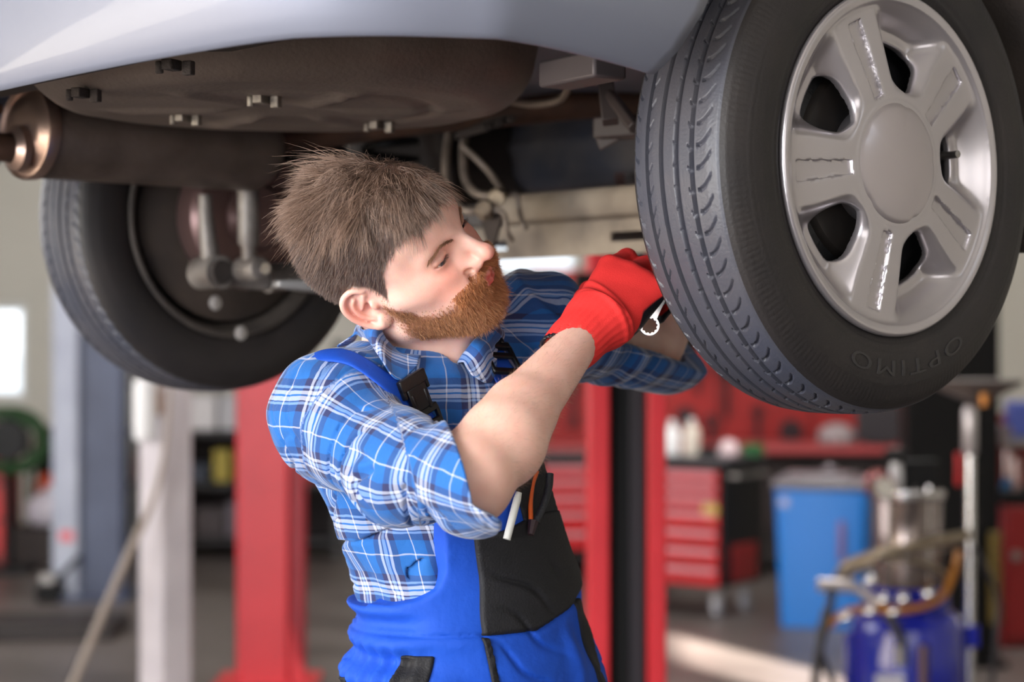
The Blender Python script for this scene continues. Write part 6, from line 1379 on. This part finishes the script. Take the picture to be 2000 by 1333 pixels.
# ------------------------------------------------------------------ things he carries
M_tchrome = mat('tool_chrome', (214, 210, 212), 0.22, 1.0)
rc = np.array(at(1268, 637, 2.33)); fist = np.array(RW)+hR*0.105-dR*0.030+tR*0.01; hd = nrm([0.45, 0.12, 0.88]); vd = nrm(np.array([0, 0, EYE])-rc); ra = nrm(vd-hd*vd.dot(hd)); sd_ = np.cross(hd, ra)
tw = Matrix([[hd[k], sd_[k], ra[k]] for k in range(3)]).to_4x4(); tw.translation = V(rc)
n = 24; rings = []
for rr, h in ((1.0, -0.0035), (1.0, 0.0035), (0.0, 0.0035), (0.0, -0.0035), (1.0, -0.0035)):
    r = []
    for j in range(96):
        a = 2*PI*j/96; ro = 0.0120; ri = 0.0092+0.0007*math.cos(12*a); k = ro if rr else ri; r.append(V((k*math.cos(a), k*math.sin(a), h)))
    rings.append(r)
b = MB(); b.ring_loft(rings, False, False); ln_ = float(np.linalg.norm(fist-rc))
b.ring_loft([[V((x, w_, z)) for w_, z in ((-hw2, -0.0025), (-hw2, 0.0025), (hw2, 0.0025), (hw2, -0.0025))] for x, hw2 in ((0.0105, 0.0045), (0.022, 0.0038), (ln_+0.09, 0.0045))])
jaw = ln_+0.09
b.ring_loft([[V((jaw+x, y, z)) for z in (-0.003, 0.003)]+[V((jaw+x2, y2, z)) for z in (0.003, -0.003)] for (x, y), (x2, y2) in (((0.0, -0.006), (0.0, 0.006)), ((0.008, -0.012), (0.008, 0.012)))])
b.box((jaw+0.018, -0.009, 0), (0.022, 0.006, 0.006)); b.box((jaw+0.018, 0.009, 0), (0.022, 0.006, 0.006))
wr = b.build('ring_wrench', M_tchrome, smooth=40); wr.matrix_world = tw; tag(wr, 'chrome ring wrench gripped in the red gloved hand', 'wrench')
# pen and pliers in the bib pocket
def in_pocket(px0, py0, px1, py1, off):
    a_, b_ = shoot(px0, py0, s_over), shoot(px1, py1, s_over); g = grad(s_over, np.array([a_, b_], dtype=F4), 0.004); g /= np.linalg.norm(g, axis=-1, keepdims=True)
    return a_+g[0]*off, b_+g[1]*off
a_, b_ = in_pocket(980, 1052, 1002, 962, 0.010); ov = V(a_)
pen = thing('marker_pen', 'white pen sticking out of the black bib pocket', 'pen', ov)
dv = V(b_)-V(a_); MB().tube([(0, 0, 0), dv*0.85], 0.0048, 14).build('barrel', mat('pen_white', (226, 226, 222), 0.4), pen, smooth=50); MB().tube([dv*0.85, dv*1.0], [0.0048, 0.0036], 14).build('cap', mat('pen_white', (0, 0, 0)), pen, smooth=50)
a_, b_ = in_pocket(1030, 1010, 1046, 925, 0.011); ov = V(a_)
pl = thing('pliers', 'pliers with black and orange handles in the chest pocket', 'pliers', ov); dv = V(b_)-V(a_); up = dv.normalized(); sx_ = up.cross(V((0, 1, 0))).normalized()
for s, mm in ((-1, M_gblk), (1, mat('orange_grip', (206, 86, 24), 0.45))):
    MB().tube(spline([dv*-0.1+sx_*s*0.003, dv*0.3+sx_*s*0.008, dv*0.7+sx_*s*0.010, dv*1.0+sx_*s*0.008], 14), 0.0048 if s < 0 else 0.003, 10).build('handle', mm, pl, smooth=60)
MB().tube([dv*-0.1, dv*-0.4], [0.007, 0.004], 8).build('jaw', M_tool, pl)
